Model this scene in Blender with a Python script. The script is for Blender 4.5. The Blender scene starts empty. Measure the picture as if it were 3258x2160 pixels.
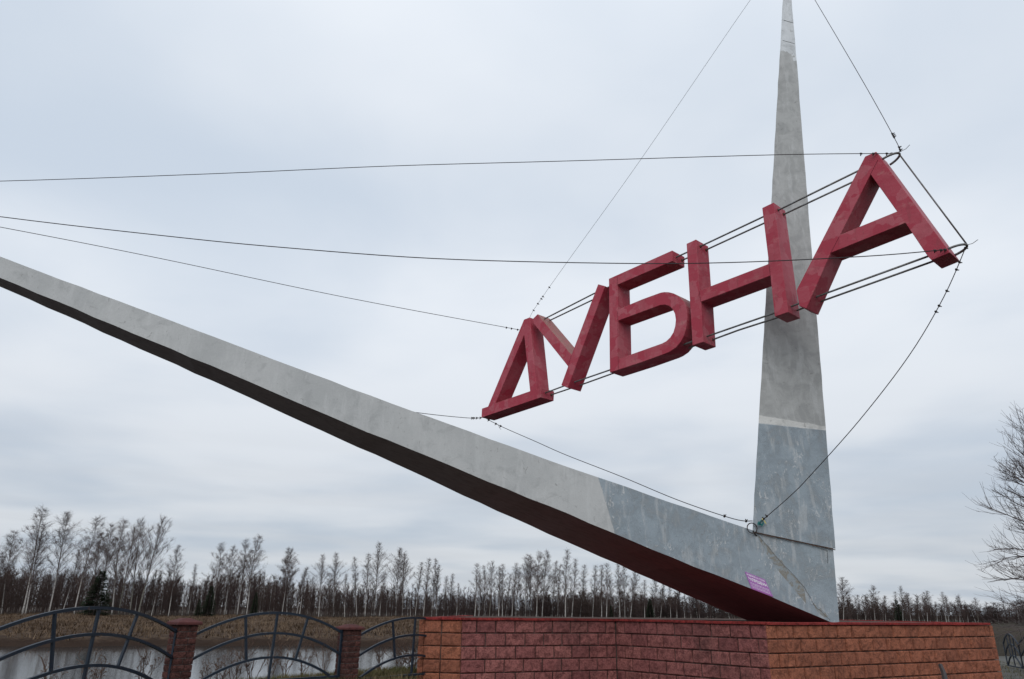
import bpy, bmesh, math, random
import numpy as np
from mathutils import Vector, Matrix, noise
from mathutils.geometry import tessellate_polygon
R_ = math.radians
# ------------------------------------------------------------------ camera, sky, sun, exposure
EYE = 1.5
PITCH, ROLL, FPX, PW, PH = 20.5, 0.7, 2300.0, 3258, 2160
scene = bpy.context.scene
camd = bpy.data.cameras.new('camera'); cam = bpy.data.objects.new('camera', camd)
scene.collection.objects.link(cam); scene.camera = cam
camd.sensor_width = 36; camd.lens = FPX / PW * 36; camd.clip_end = 3000; camd.clip_start = .05
cam.matrix_world = Matrix.Translation((0, 0, EYE)) @ Matrix.Rotation(R_(90 + PITCH), 4, 'X') @ Matrix.Rotation(R_(ROLL), 4, 'Z')
SUN_EL, SUN_AZ = 38.0, 188.0          # soft light from behind the camera
sund = bpy.data.lights.new('sun', 'SUN'); sund.energy = 1.32; sund.angle = R_(50); sund.color = (1, .97, .93)
sun = bpy.data.objects.new('sun', sund); scene.collection.objects.link(sun)
sdir = Vector((math.sin(R_(SUN_AZ)) * math.cos(R_(SUN_EL)), math.cos(R_(SUN_AZ)) * math.cos(R_(SUN_EL)), math.sin(R_(SUN_EL))))
sun.rotation_euler = sdir.to_track_quat('Z', 'Y').to_euler()
scene.view_settings.view_transform = 'Standard'; scene.view_settings.look = 'None'
scene.view_settings.exposure = 0; scene.view_settings.gamma = 1; scene.view_settings.use_curve_mapping = False

class NT:
    def __init__(s, tree): s.t = tree
    def n(s, typ, **kw):
        nd = s.t.nodes.new(typ)
        for k, v in kw.items():
            if k.startswith('i_'):
                key = k[2:]; key = int(key) if key.isdigit() else key.replace('_', ' ')
                s.set(nd.inputs[key], v)
            else: setattr(nd, k, v)
        return nd
    def set(s, sock, v):
        if isinstance(v, bpy.types.NodeSocket): s.t.links.new(v, sock)
        else:
            if isinstance(v, tuple) and len(v) == 3 and sock.type == 'RGBA': v = v + (1,)
            sock.default_value = v
    def math(s, op, a, b=0.0, c=None, clamp=False):
        nd = s.t.nodes.new('ShaderNodeMath'); nd.operation = op; nd.use_clamp = clamp
        s.set(nd.inputs[0], a); s.set(nd.inputs[1], b)
        if c is not None: s.set(nd.inputs[2], c)
        return nd.outputs[0]
    def mix(s, f, a, b, typ='MIX'):
        nd = s.t.nodes.new('ShaderNodeMix'); nd.data_type = 'RGBA'; nd.blend_type = typ; nd.clamp_factor = True
        s.set(nd.inputs[0], f); s.set(nd.inputs[6], a); s.set(nd.inputs[7], b); return nd.outputs[2]
    def noise(s, vec, scale, detail=4, rough=.55, dist=0):
        return s.n('ShaderNodeTexNoise', i_Vector=vec, i_Scale=scale, i_Detail=detail, i_Roughness=rough, i_Distortion=dist).outputs['Fac']
    def ramp(s, f, lo, hi, a=0.0, b=1.0):
        nd = s.t.nodes.new('ShaderNodeMapRange'); nd.interpolation_type = 'SMOOTHSTEP'
        s.set(nd.inputs[0], f); nd.inputs[1].default_value = lo; nd.inputs[2].default_value = hi
        nd.inputs[3].default_value = a; nd.inputs[4].default_value = b; return nd.outputs[0]
    def scl(s, vec, v):
        nd = s.t.nodes.new('ShaderNodeMapping'); s.set(nd.inputs[0], vec); nd.inputs['Scale'].default_value = v; return nd.outputs[0]

w = bpy.data.worlds.new('World'); scene.world = w; w.use_nodes = True
wt = w.node_tree; wt.nodes.clear(); N = NT(wt)
sky = N.n('ShaderNodeTexSky', sky_type='NISHITA', sun_disc=False, sun_elevation=R_(SUN_EL), sun_rotation=R_(SUN_AZ))
tc = N.n('ShaderNodeTexCoord').outputs['Generated']
sep = N.n('ShaderNodeSeparateXYZ', i_0=tc)
el = sep.outputs['Z']
# cloud layer seen on a flat ceiling: direction divided by its height
elp = N.math('MAXIMUM', N.math('ADD', el, .10), .07)
cx = N.math('DIVIDE', sep.outputs['X'], elp); cy = N.math('DIVIDE', sep.outputs['Y'], elp)
cv = N.n('ShaderNodeCombineXYZ', i_X=cx, i_Y=cy, i_Z=1.7).outputs[0]
n1 = N.noise(cv, .60, 3, .45, .3); n2 = N.noise(cv, 1.7, 4, .5, .3)
n3 = N.noise(N.scl(tc, (3.0, 3.0, 42.0)), 1.0, 3, .5, .2)        # long low bands near the horizon
cl = N.ramp(N.math('ADD', N.math('MULTIPLY', n1, .78), N.math('MULTIPLY', n2, .22)), .36, .62)
band = N.math('MULTIPLY', N.ramp(n3, .38, .68), N.ramp(el, .06, .30, 1, 0))
base = N.mix(cl, (.600, .680, .785), (.825, .870, .930))
base = N.mix(N.math('MULTIPLY', band, .4), base, (.70, .735, .79))
low = N.ramp(el, .0, .42, .80, 1.03)
high = N.ramp(el, .55, 1.0, 1.0, 1.2)
lum = N.math('MULTIPLY', low, high)
vm = N.n('ShaderNodeVectorMath', operation='SCALE', i_0=base, i_Scale=lum)
bgc = N.n('ShaderNodeBackground', i_Color=vm.outputs[0], i_Strength=1.0)
bgs = N.n('ShaderNodeBackground', i_Color=sky.outputs[0], i_Strength=.1)
mx = N.n('ShaderNodeMixShader', i_0=.95, i_1=bgs.outputs[0], i_2=bgc.outputs[0])
wo = N.n('ShaderNodeOutputWorld'); wt.links.new(mx.outputs[0], wo.inputs[0])

# ------------------------------------------------------------------ helpers
_p, _r = R_(PITCH), R_(ROLL)
def ray(x, y):
    u = (x - PW / 2) / FPX; v = -(y - PH / 2) / FPX
    a = u * math.cos(_r) - v * math.sin(_r); b = u * math.sin(_r) + v * math.cos(_r)
    return Vector((a, math.cos(_p) - b * math.sin(_p), math.sin(_p) + b * math.cos(_p)))
def at(x, y, R):                                   # point seen at photo pixel x, y, R metres away over the ground
    r = ray(x, y); return r * (R / math.hypot(r.x, r.y)) + Vector((0, 0, EYE))
def on(x, y, n, c):                                # point seen at photo pixel on the plane n.X = c (relative to the eye)
    r = ray(x, y); return r * (c / n.dot(r)) + Vector((0, 0, EYE))
def azv(a): return Vector((math.sin(R_(a)), math.cos(R_(a)), 0))
r1 = lambda x, y: (1480 + x / 2.489, 750 + y / 2.489)
r2 = lambda x, y: (2350 + x / 2.412, 400 + y / 2.412)

def new_mesh(name, V, F, mats, fm=None, smooth=False):
    me = bpy.data.meshes.new(name); me.from_pydata([tuple(v) for v in V], [], F)
    for m in (mats if isinstance(mats, (list, tuple)) else [mats]): me.materials.append(m)
    if fm: me.polygons.foreach_set('material_index', fm)
    if smooth: me.polygons.foreach_set('use_smooth', [True] * len(F))
    me.update(); return me
def link(name, data, parent=None):
    o = bpy.data.objects.new(name, data); scene.collection.objects.link(o)
    if parent: o.parent = parent
    return o
def tag(o, label=None, cat=None, group=None, kind=None):
    if label: o['label'] = label
    if cat: o['category'] = cat
    if group: o['group'] = group
    if kind: o['kind'] = kind
    return o
def thing(name, loc, label, cat, group=None):
    o = link(name, None); o.location = loc; o.empty_display_size = .1
    return tag(o, label, cat, group)
class MB:
    def __init__(s): s.V = []; s.F = []; s.M = []
    def add(s, V, F, m=0):
        k = len(s.V); s.V += [Vector(v) for v in V]; s.F += [[i + k for i in f] for f in F]; s.M += [m] * len(F)
    def box(s, c, X, Y, Z, m=0):                   # half axes
        c = Vector(c); V = [c + X * a + Y * b + Z * d for a in (-1, 1) for b in (-1, 1) for d in (-1, 1)]
        s.add(V, [(0, 1, 3, 2), (4, 6, 7, 5), (0, 4, 5, 1), (2, 3, 7, 6), (0, 2, 6, 4), (1, 5, 7, 3)], m)
    def tube(s, pts, rad, n=4, m=0, cap=True):
        pts = [Vector(p) for p in pts]; k = len(pts)
        if not hasattr(rad, '__len__'): rad = [rad] * k
        V = []; ref = None
        for i, p in enumerate(pts):
            d = (pts[min(i + 1, k - 1)] - pts[max(i - 1, 0)]).normalized()
            if ref is None: ref = d.orthogonal().normalized()
            a = (ref - d * ref.dot(d)); a = a.normalized() if a.length > 1e-6 else d.orthogonal().normalized(); ref = a
            b = d.cross(a)
            for j in range(n):
                t = 2 * math.pi * j / n; V.append(p + (a * math.cos(t) + b * math.sin(t)) * rad[i])
        F = [(i * n + j, i * n + (j + 1) % n, (i + 1) * n + (j + 1) % n, (i + 1) * n + j) for i in range(k - 1) for j in range(n)]
        if cap: F += [tuple(range(n - 1, -1, -1)), tuple((k - 1) * n + j for j in range(n))]
        s.add(V, F, m)
    def build(s, name, mats, parent=None, smooth=False, bevel=0, origin=None):
        off = Vector(parent.location) if parent and parent.parent is None else Vector((0, 0, 0))
        if origin is not None: off = Vector(origin)
        me = new_mesh(name, [v - off for v in s.V], s.F, mats, s.M, smooth)
        if bevel:
            bm = bmesh.new(); bm.from_mesh(me)
            bmesh.ops.recalc_face_normals(bm, faces=bm.faces)
            es = [e for e in bm.edges if len(e.link_faces) == 2 and e.calc_face_angle(0) > .5]
            bmesh.ops.bevel(bm, geom=es, offset=bevel, segments=1, affect='EDGES', profile=.5, clamp_overlap=True)
            bm.to_mesh(me); bm.free()
        return link(name, me, parent)

# ------------------------------------------------------------------ materials
def mat(name, rough=.8, spec=.3):
    m = bpy.data.materials.new(name); m.use_nodes = True; t = m.node_tree; t.nodes.clear(); n = NT(t)
    b = n.n('ShaderNodeBsdfPrincipled', i_Roughness=rough); b.inputs['Specular IOR Level'].default_value = spec
    o = n.n('ShaderNodeOutputMaterial'); t.links.new(b.outputs[0], o.inputs[0])
    return m, n, b
def bump(n, b, h, strength=.5, dist=.02):
    bp = n.n('ShaderNodeBump', i_Height=h, i_Strength=strength, i_Distance=dist); n.t.links.new(bp.outputs[0], b.inputs['Normal'])
def setc(n, b, c): n.set(b.inputs['Base Color'], c)
def wpos(n): return n.n('ShaderNodeNewGeometry').outputs['Position']
def lin(n, pos, vec, off):                          # dot(pos, vec) + off
    d = n.n('ShaderNodeVectorMath', operation='DOT_PRODUCT', i_0=pos, i_1=tuple(vec)); return n.math('ADD', d.outputs['Value'], off)

def plaster(name, dirs):
    """old painted plaster. dirs: list of (vec, off, colour, softness): paint zone where dot(pos,vec)+off>0"""
    m, n, b = mat(name, .82, .25); P = wpos(n)
    big = n.noise(P, .9, 5, .6, .4); mid = n.noise(P, 3.2, 6, .65, .6); fine = n.noise(P, 38, 4, .6)
    strk = n.noise(n.scl(P, (5, 5, .9)), 1.6, 5, .6, .3)
    col = n.mix(n.ramp(big, .35, .65), (.410, .420, .420), (.480, .488, .486))
    rough_zone = None
    edge = n.math('MULTIPLY', n.math('SUBTRACT', n.noise(P, 5, 5, .65), .5), .06)
    for vec, off, c, kind in dirs:
        v = n.math('ADD', lin(n, P, vec, off), edge if kind != 'ragged' else n.math('MULTIPLY', n.math('SUBTRACT', n.noise(P, 6, 4, .6), .5), .8))
        f = n.ramp(v, -.008, .008)
        ca = n.mix(n.ramp(mid, .38, .62), c, tuple(x * .80 for x in c))
        col = n.mix(f, col, ca)
        if kind == 'blue': rough_zone = f
    col = n.mix(n.ramp(mid, .52, .66, 0, .4), col, (.30, .31, .31))
    col = n.mix(n.ramp(strk, .52, .66, 0, .35), col, (.54, .55, .55))
    # dark weather spots and light patches of filler
    col = n.mix(n.math('MULTIPLY', n.ramp(n.noise(P, 7.5, 6, .7, 1.2), .62, .67, 0, .6), 1), col, (.20, .20, .195))
    if rough_zone is not None:
        flake = n.noise(n.scl(P, (1, 1, .55)), 13, 6, .72, 1.5)
        fl = n.math('MULTIPLY', n.ramp(flake, .575, .60, 0, .7), rough_zone)
        fl = n.math('MULTIPLY', fl, n.ramp(n.noise(P, 1.7, 3, .5), .46, .58))
        col = n.mix(fl, col, (.56, .57, .57))
        dk = n.math('MULTIPLY', n.ramp(n.math('ABSOLUTE', n.math('SUBTRACT', flake, .545)), .0, .010, .8, 0), rough_zone)
        dk = n.math('MULTIPLY', dk, n.ramp(n.noise(P, 2.3, 3, .5), .45, .58))
        col = n.mix(dk, col, (.10, .11, .12))
        hgt = n.math('ADD', n.math('MULTIPLY', fine, .25), n.math('ADD', n.math('MULTIPLY', mid, .6), n.math('MULTIPLY', flake, n.math('MULTIPLY', rough_zone, 1.2))))
    else: hgt = n.math('ADD', n.math('MULTIPLY', fine, .25), mid)
    col = n.mix(n.ramp(fine, .3, .7, 0, .12), col, (.25, .25, .25))
    setc(n, b, col); bump(n, b, hgt, .45, .02)
    return m

def simple(name, c, rough=.6, c2=None, scale=6, spec=.3, metal=0, bstr=.3, bscale=30, obj=False):
    m, n, b = mat(name, rough, spec); P = n.n('ShaderNodeTexCoord').outputs['Object'] if obj else wpos(n)
    f = n.ramp(n.noise(P, scale, 5, .6, .4), .35, .65)
    setc(n, b, n.mix(f, c, c2 or tuple(x * .75 for x in c))); b.inputs['Metallic'].default_value = metal
    if bstr: bump(n, b, n.noise(P, bscale, 4, .6), bstr, .01)
    return m

def red_paint():
    m, n, b = mat('faded_red_paint', .55, .35); P = wpos(n)
    big = n.noise(P, 1.6, 4, .55, .5)
    vor = n.n('ShaderNodeTexVoronoi', feature='F1', distance='CHEBYCHEV', i_Vector=n.n('ShaderNodeVectorMath', operation='ADD', i_0=P, i_1=n.n('ShaderNodeVectorMath', operation='SCALE', i_0=n.n('ShaderNodeTexNoise', i_Vector=P, i_Scale=7.0, i_Detail=4.0).outputs['Color'], i_Scale=.07).outputs[0]).outputs[0], i_Scale=4.2)
    patch = n.n('ShaderNodeSeparateColor', i_0=vor.outputs['Color']).outputs[0]
    brush = n.noise(n.scl(P, (2.5, 2.5, 9)), 2.2, 5, .65, .8)
    f = n.math('ADD', n.math('MULTIPLY', patch, .62), n.math('MULTIPLY', brush, .55))
    col = n.mix(n.ramp(f, .30, 1.15), (.335, .026, .050), (.395, .095, .118))
    col = n.mix(n.ramp(n.noise(n.scl(P, (1, 1, 2)), 3.5, 6, .7, .3), .55, .70, 0, .4), col, (.42, .20, .19))
    col = n.mix(n.ramp(big, .52, .72, 0, .5), col, (.270, .022, .040))
    col = n.mix(n.ramp(n.noise(n.scl(P, (1, 1, .35)), 14, 4, .65), .56, .66, 0, .35), col, (.20, .035, .045))
    sp = n.noise(n.scl(P, (1, 1, .6)), 30, 5, .7, .5)
    col = n.mix(n.math('MULTIPLY', n.ramp(sp, .64, .68, 0, .6), n.ramp(n.noise(P, 2.1, 3, .5), .5, .62)), col, (.10, .03, .035))
    # tops gather dirt and lichen
    nz = n.n('ShaderNodeSeparateXYZ', i_0=n.n('ShaderNodeNewGeometry').outputs['Normal']).outputs['Z']
    col = n.mix(n.math('MULTIPLY', n.ramp(nz, .25, .5), n.ramp(n.noise(P, 9, 5, .7), .3, .6, .35, .85)), col, (.20, .10, .075))
    setc(n, b, col); bump(n, b, n.math('ADD', n.noise(P, 40, 4, .6), n.math('MULTIPLY', patch, .5)), .3, .008)
    return m

M_red = red_paint()
M_rod = simple('rod_steel', (.16, .165, .17), .45, (.10, .085, .075), 9, .4, .3)
M_cable = simple('cable_steel', (.045, .042, .048), .6, (.03, .025, .025), 20, .3, 0, 0)
M_clamp = simple('clamp_iron', (.018, .018, .02), .6, (.04, .025, .02), 30, .3, 0, 0)
M_fence = simple('navy_fence_paint', (.009, .018, .032), .6, (.012, .022, .036), 8, .4)
def fence_mat():
    m, n, b = mat('chipped_navy_paint', .5, .4); P = wpos(n)
    c = n.mix(n.ramp(n.noise(P, 8, 4, .6), .35, .65), (.006, .013, .025), (.009, .018, .031))
    c = n.mix(n.ramp(n.noise(P, 34, 5, .7), .60, .66, 0, .8), c, (.075, .032, .018)); setc(n, b, c); bump(n, b, n.noise(P, 40, 4, .6), .4, .006); return m
M_fence = fence_mat()
M_mortar = simple('mortar', (.105, .088, .080), .98, (.028, .022, .021), 5, .05)
M_slab = simple('slab_concrete', (.12, .09, .08), 1.0, (.08, .062, .056), 3, 0)

def block_mat(name, a, c, dark, stain=.35):
    m, n, b = mat(name, .92, .12); P = wpos(n)
    rnd = n.n('ShaderNodeObjectInfo').outputs['Random']
    col = n.mix(rnd, a, c)
    rr = n.math('FRACT', n.math('MULTIPLY', rnd, 17.3))
    col = n.mix(n.ramp(rr, .72, .98, 0, .55), col, dark)
    g = n.noise(P, 42, 6, .7); g2 = n.noise(P, 11, 5, .7, .5)
    col = n.mix(n.ramp(g, .42, .60, 0, .75), col, dark)
    col = n.mix(n.ramp(g2, .46, .62, 0, .65), col, tuple(x * .55 for x in dark))
    col = n.mix(n.ramp(n.noise(P, 1.1, 4, .6), .48, .68, 0, stain), col, (.05, .03, .03))
    col = n.mix(n.ramp(n.noise(P, 90, 3, .6), .62, .72, 0, .35), col, (.42, .33, .28))
    setc(n, b, col); bump(n, b, n.math('ADD', g2, n.math('MULTIPLY', g, .6)), .9, .03)
    return m
M_orange = block_mat('orange_split_block', (.385, .142, .082), (.330, .122, .074), (.200, .076, .050), .18)
M_purple = block_mat('plum_split_block', (.275, .100, .094), (.345, .136, .120), (.160, .056, .056), .45)
M_brick = block_mat('dark_red_brick', (.100, .042, .036), (.125, .052, .044), (.045, .022, .020), .5)
M_cap = block_mat('red_cap_tile', (.34, .045, .040), (.28, .040, .036), (.16, .026, .026), .3)

def bark_mat(name, white):
    m, n, b = mat(name, .85, .2); tcn = n.n('ShaderNodeTexCoord').outputs['Object']
    z = n.n('ShaderNodeSeparateXYZ', i_0=tcn).outputs['Z']
    mk = n.ramp(n.noise(n.scl(tcn, (2.2, 2.2, 7)), 1.3, 4, .7, .6), .54, .60)
    c = n.mix(mk, white, (.045, .040, .038))
    c = n.mix(n.ramp(z, 3.2, 7.5), c, (.085, .066, .060))
    setc(n, b, c); return m
M_birch = bark_mat('birch_bark', (.37, .35, .33))
M_aspen = bark_mat('aspen_bark', (.17, .16, .135))
M_twig = simple('bare_twigs', (.088, .062, .055), .9, (.060, .043, .040), .4, .1, 0, 0)
M_scrub = simple('far_scrub_twigs', (.054, .038, .036), .9, (.076, .055, .048), .06, .1, 0, 0)
M_needle = simple('spruce_needles', (.014, .024, .013), .9, (.022, .034, .016), 2, .1, 0, 0)
M_stalk = simple('dry_stalks', (.12, .080, .062), .9, (.085, .055, .045), 2, .1, 0, 0)

M_pcap = simple('post_cap_concrete', (.105, .036, .034), .85, (.07, .028, .027), 9, .2, 0, .5, 30)
M_pmortar = simple('post_mortar', (.19, .17, .155), .95, (.06, .045, .042), 14)
def ground_mat():
    m, n, b = mat('dry_grass_ground', .95, .1); P = wpos(n)
    a = n.noise(P, .35, 5, .6, .5); c = n.noise(n.scl(P, (1, 1, 3)), 1.8, 6, .72, .8); f = n.noise(P, 22, 4, .7)
    col = n.mix(n.ramp(c, .35, .65), (.062, .040, .026), (.130, .088, .058))
    col = n.mix(n.ramp(a, .42, .66, 0, .6), col, (.085, .055, .038))
    z = n.n('ShaderNodeSeparateXYZ', i_0=P).outputs['Z']
    col = n.mix(n.ramp(n.math('ADD', z, n.math('MULTIPLY', c, .5)), -.60 + .98, -.20 + .90, .9, 0), col, (.032, .020, .015))      # wet peat at the waterline
    dist = n.n('ShaderNodeVectorMath', operation='LENGTH', i_0=P).outputs['Value']
    col = n.mix(n.ramp(n.math('ADD', dist, n.math('MULTIPLY', c, 4)), 89, 93, 0, .9), col, (.030, .021, .016))   # leaf litter under the trees
    col = n.mix(n.ramp(n.n('ShaderNodeSeparateXYZ', i_0=P).outputs['X'], 13, 20, 0, .8), col, (.040, .034, .024))
    near = n.ramp(n.n('ShaderNodeVectorMath', operation='LENGTH', i_0=P).outputs['Value'], 18, 24, .6, 0)
    col = n.mix(n.math('MULTIPLY', near, n.ramp(f, .35, .6)), col, (.065, .072, .030))
    setc(n, b, col); bump(n, b, n.math('ADD', n.math('MULTIPLY', f, .4), c), .9, .15)
    return m
M_ground = ground_mat()
M_gravel = simple('grey_gravel', (.125, .122, .115), .95, (.085, .083, .075), .8, .1, 0, .6, 25)
def water_mat():
    m, n, b = mat('pond_water', .09, .5); P = wpos(n)
    setc(n, b, (.012, .016, .018)); b.inputs['IOR'].default_value = 1.33
    h = n.math('ADD', n.math('MULTIPLY', n.noise(n.scl(P, (1, 1.6, 1)), 2.2, 3, .6, .4), .5), n.math('MULTIPLY', n.noise(n.scl(P, (1, 1.5, 1)), 11, 3, .6), .5))
    bump(n, b, h, .07, .03); return m
M_water = water_mat()

# ------------------------------------------------------------------ ground, water
def smooth(a, b, x):
    t = np.clip((x - a) / (b - a), 0, 1); return t * t * (3 - 2 * t)
def ground_h(x, y):
    x = np.asarray(x, float); y = np.asarray(y, float); Rr = np.hypot(x, y); az = np.degrees(np.arctan2(x, y))
    near = .50 - .42 * smooth(-1.75, -1.15, x)
    # distance beyond the fence line
    fl = (x + 3.1) * -math.cos(R_(34)) * -1 * 0 + ((y - 10.5) * math.sin(R_(34)) - (x + 3.1) * math.cos(R_(34)))
    drop = smooth(.7, 4.6, fl) * (1 - smooth(9, 15, x))
    bed = -.9
    h = near * (1 - drop) + bed * drop
    shore = 33.6 - .05 * (az + 20) + .5 * np.sin(az * .7) ; edge = 90.0
    far = bed + (-.08 - bed) * smooth(shore - 3, shore, Rr) + .36 * smooth(shore, shore + .9, Rr) + .22 * np.clip((Rr - shore) / (86 - shore), 0, 1)
    far = far + .10 * np.sin(x * .31 + y * .2) * smooth(60, 70, Rr)
    k = smooth(20, 26, Rr) * (1 - smooth(9, 15, x))
    h = h * (1 - k) + far * k
    k2 = smooth(9, 15, x)
    right = .06 + .35 * smooth(40, 90, Rr)
    return h * (1 - k2) + (right * smooth(12, 20, Rr) + .06 * (1 - smooth(12, 20, Rr))) * k2
def gh(x, y): return float(ground_h(x, y))
def polar_sheet(name, m, rs, azs, hf):
    A, Rr = np.meshgrid(np.radians(azs), rs); X = Rr * np.sin(A); Y = Rr * np.cos(A); Z = hf(X, Y)
    V = np.stack([X, Y, Z], -1).reshape(-1, 3); na = len(azs)
    F = [(i * na + j, i * na + j + 1, (i + 1) * na + j + 1, (i + 1) * na + j) for i in range(len(rs) - 1) for j in range(na - 1)]
    me = new_mesh(name, V, F, m, smooth=True); return link(name, me)
def gz(X, Y):
    Z = ground_h(X, Y); Rr = np.hypot(X, Y)
    rough = np.array([[noise.noise((x * .9, y * .9, 0)) * .5 + noise.noise((x * 2.6, y * 2.6, 5)) * .3 for x, y in zip(a, b)] for a, b in zip(X, Y)])
    return Z + rough * np.where(Rr < 30, .05, np.where(Rr < 60, .16, .26)) * np.where(Rr > 140, 0, 1)
rs = list(np.arange(2, 30, .6)) + list(np.arange(30, 42, .3)) + list(np.arange(42, 98, .7)) + list(np.geomspace(100, 1500, 24))
g = polar_sheet('ground', M_ground, rs, np.arange(-75, 75.1, .75), gz); tag(g, kind='structure')
me = new_mesh('ground_behind', [(-60, -60, .08), (60, -60, .08), (60, 3, .08), (-60, 3, .08)], [(0, 1, 2, 3)], M_gravel)
tag(link('forecourt', me), kind='structure')
WZ = 0.0
me = new_mesh('pond_water', [(-110, 2, WZ), (22, 2, WZ), (22, 88, WZ), (-110, 88, WZ)], [(0, 1, 2, 3)], M_water)
tag(link('pond_water', me), kind='structure')
# gravel road on the right
V = []; F = []
for i in range(31):
    t = i / 30; c0 = Vector((9.5 + 40 * t, 17 + 4 * t)); c1 = Vector((12 + 46 * t, 27.5 + 10 * t))
    for k in range(6):
        q = c0.lerp(c1, k / 5); V.append((q.x, q.y, gh(q.x, q.y) + .05 + .02 * noise.noise((q.x, q.y, 3))))
for i in range(30):
    for k in range(5): F.append((i * 6 + k, (i + 1) * 6 + k, (i + 1) * 6 + k + 1, i * 6 + k + 1))
tag(link('gravel_road', new_mesh('gravel_road', V, F, M_gravel)), kind='structure')

# ------------------------------------------------------------------ plinth of split-face blocks
rng = random.Random(7)
PT = EYE - .13                                       # cap top
CP = [at(1351, 1974, 13.0), at(1470, 1974, 12.8), at(1958, 1979, 14.0), at(2435, 1981, 12.3), at(3146, 1987, 17.2)]
CP = [Vector((p.x, p.y, 0)) for p in CP]
back = [Vector((7.2, 19.8, 0)), Vector((2.6, 19.0, 0)), Vector((-.95, 17.6, 0))]
ring = CP + back
plinth = thing('plinth', (3.5, 14.5, .05), 'zigzag plinth of orange and plum split-face blocks under the monument', 'plinth')
ROWS = 7; RH = .2; CAPT = .04; zr0 = PT - CAPT
def inset(poly, d):
    out = []; n = len(poly)
    for i in range(n):
        a, b, c = poly[i - 1], poly[i], poly[(i + 1) % n]
        n1 = (b - a).cross(Vector((0, 0, 1))).normalized(); n2 = (c - b).cross(Vector((0, 0, 1))).normalized()
        k = (n1 + n2); k = k / max(.35, k.dot(n1)) ; out.append(b - k * d)
    return out
ar = sum(ring[i].x * ring[(i + 1) % 8].y - ring[(i + 1) % 8].x * ring[i].y for i in range(8))
SG = 1 if ar > 0 else -1
core = inset(ring, .018 * SG)
mb = MB(); nb = len(core)
mb.add([Vector((p.x, p.y, -.5)) for p in core] + [Vector((p.x, p.y, zr0 - .005)) for p in core],
       [(i, (i + 1) % nb, nb + (i + 1) % nb, nb + i) for i in range(nb)])
mb.build('wall_core', M_mortar, plinth)
inner = inset(ring, .10 * SG); tri = tessellate_polygon([[Vector((p.x, p.y, 0)) for p in inner]])
mb = MB(); mb.add([Vector((p.x, p.y, PT - .012)) for p in inner], [tuple(t) for t in tri]); mb.build('top_slab', M_slab, plinth)
def block_mesh(W, H, D, m, seed, gx=5, gz_=4, amp=.010, edge=.006):
    rg = random.Random(seed); V = []; F = []
    for k in range(gz_ + 1):
        for i in range(gx + 1):
            ex = i in (0, gx); ez = k in (0, gz_)
            ew = .014
            fx = (-W / 2 if i == 0 else W / 2 if i == gx else -W / 2 + ew + (W - 2 * ew) * (i - 1) / (gx - 2)) if gx > 3 else -W / 2 + W * i / gx
            fz = (-H / 2 if k == 0 else H / 2 if k == gz_ else -H / 2 + ew + (H - 2 * ew) * (k - 1) / (gz_ - 2)) if gz_ > 3 else -H / 2 + H * k / gz_
            y = edge if (ex or ez) else -amp * (.3 + rg.random() * 1.7)
            if 1 < i < gx - 1 or (not ex and gx <= 3): fx += rg.uniform(-1, 1) * W / gx * .25
            if 1 < k < gz_ - 1 or (not ez and gz_ <= 3): fz += rg.uniform(-1, 1) * H / gz_ * .2
            V.append((fx, y, fz))
    for k in range(gz_):
        for i in range(gx):
            a = k * (gx + 1) + i; F.append((a, a + 1, a + gx + 2, a + gx + 1))
    nf = len(V); cor = [0, gx, (gx + 1) * (gz_ + 1) - 1, (gx + 1) * gz_]
    V += [(V[c][0], D, V[c][2]) for c in cor]
    rim = [[i for i in range(gx + 1)], [gx + (gx + 1) * k for k in range(gz_ + 1)], [(gx + 1) * gz_ + gx - i for i in range(gx + 1)], [(gx + 1) * (gz_ - k) for k in range(gz_ + 1)]]
    for q, rl in enumerate(rim): F.append(tuple([nf + q] + [nf + (q + 1) % 4] + rl[::-1]))
    return new_mesh('block', V, F, m)
_bc = {}
def block(W, m, k, H=RH - .012):
    key = (round(W, 3), m.name, k % 5, round(H, 3))
    if key not in _bc: _bc[key] = block_mesh(W, H, .09, m, int(W * 1000) + k * 31, 5 if W > .2 else 3)
    return _bc[key]
def lay(p, q, m, off=0.0, name='block', quoins=False):
    d = (q - p); L = d.length; d = d / L; nrm = d.cross(Vector((0, 0, 1)))
    if nrm.y > 0: nrm = -nrm
    ang = math.atan2(d.y, d.x) if nrm.dot(Vector((d.y, -d.x, 0))) > 0 else math.atan2(-d.y, -d.x)
    for r in range(ROWS):
        z = zr0 - RH * (r + .5)
        if z < -.1: continue
        s = 0.0; cuts = [0.0]; first = (.35 if (r % 2) else .19) if not quoins else .30
        s = first + off
        while s < L - .13: cuts.append(s); s += (.35 + rng.uniform(-.012, .012)) if not quoins else .30
        cuts.append(L)
        if len(cuts) > 2 and cuts[-1] - cuts[-2] < .14: cuts.pop(-2)
        for i in range(len(cuts) - 1):
            W = round((cuts[i + 1] - cuts[i] - .016) * 200) / 200
            if W < .05: continue
            c = p + d * (cuts[i] + cuts[i + 1]) / 2
            o = link(name, block(W, m, rng.randrange(5)), plinth)
            o.location = Vector((c.x, c.y, z)) + nrm * rng.uniform(-.003, .004) - Vector(plinth.location)
            o.rotation_euler = (rng.uniform(-.012, .012), rng.uniform(-.006, .006), ang)
lay(CP[0], CP[1], M_orange, quoins=True); lay(CP[1], CP[2], M_purple, .07); lay(CP[2], CP[3], M_purple); lay(CP[3], CP[4], M_orange, .03)
for i, (p, q) in enumerate([(CP[4], back[0]), (back[2], CP[0])]):      # side walls: seen edge-on at most
    lay(p, q, M_orange)
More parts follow.
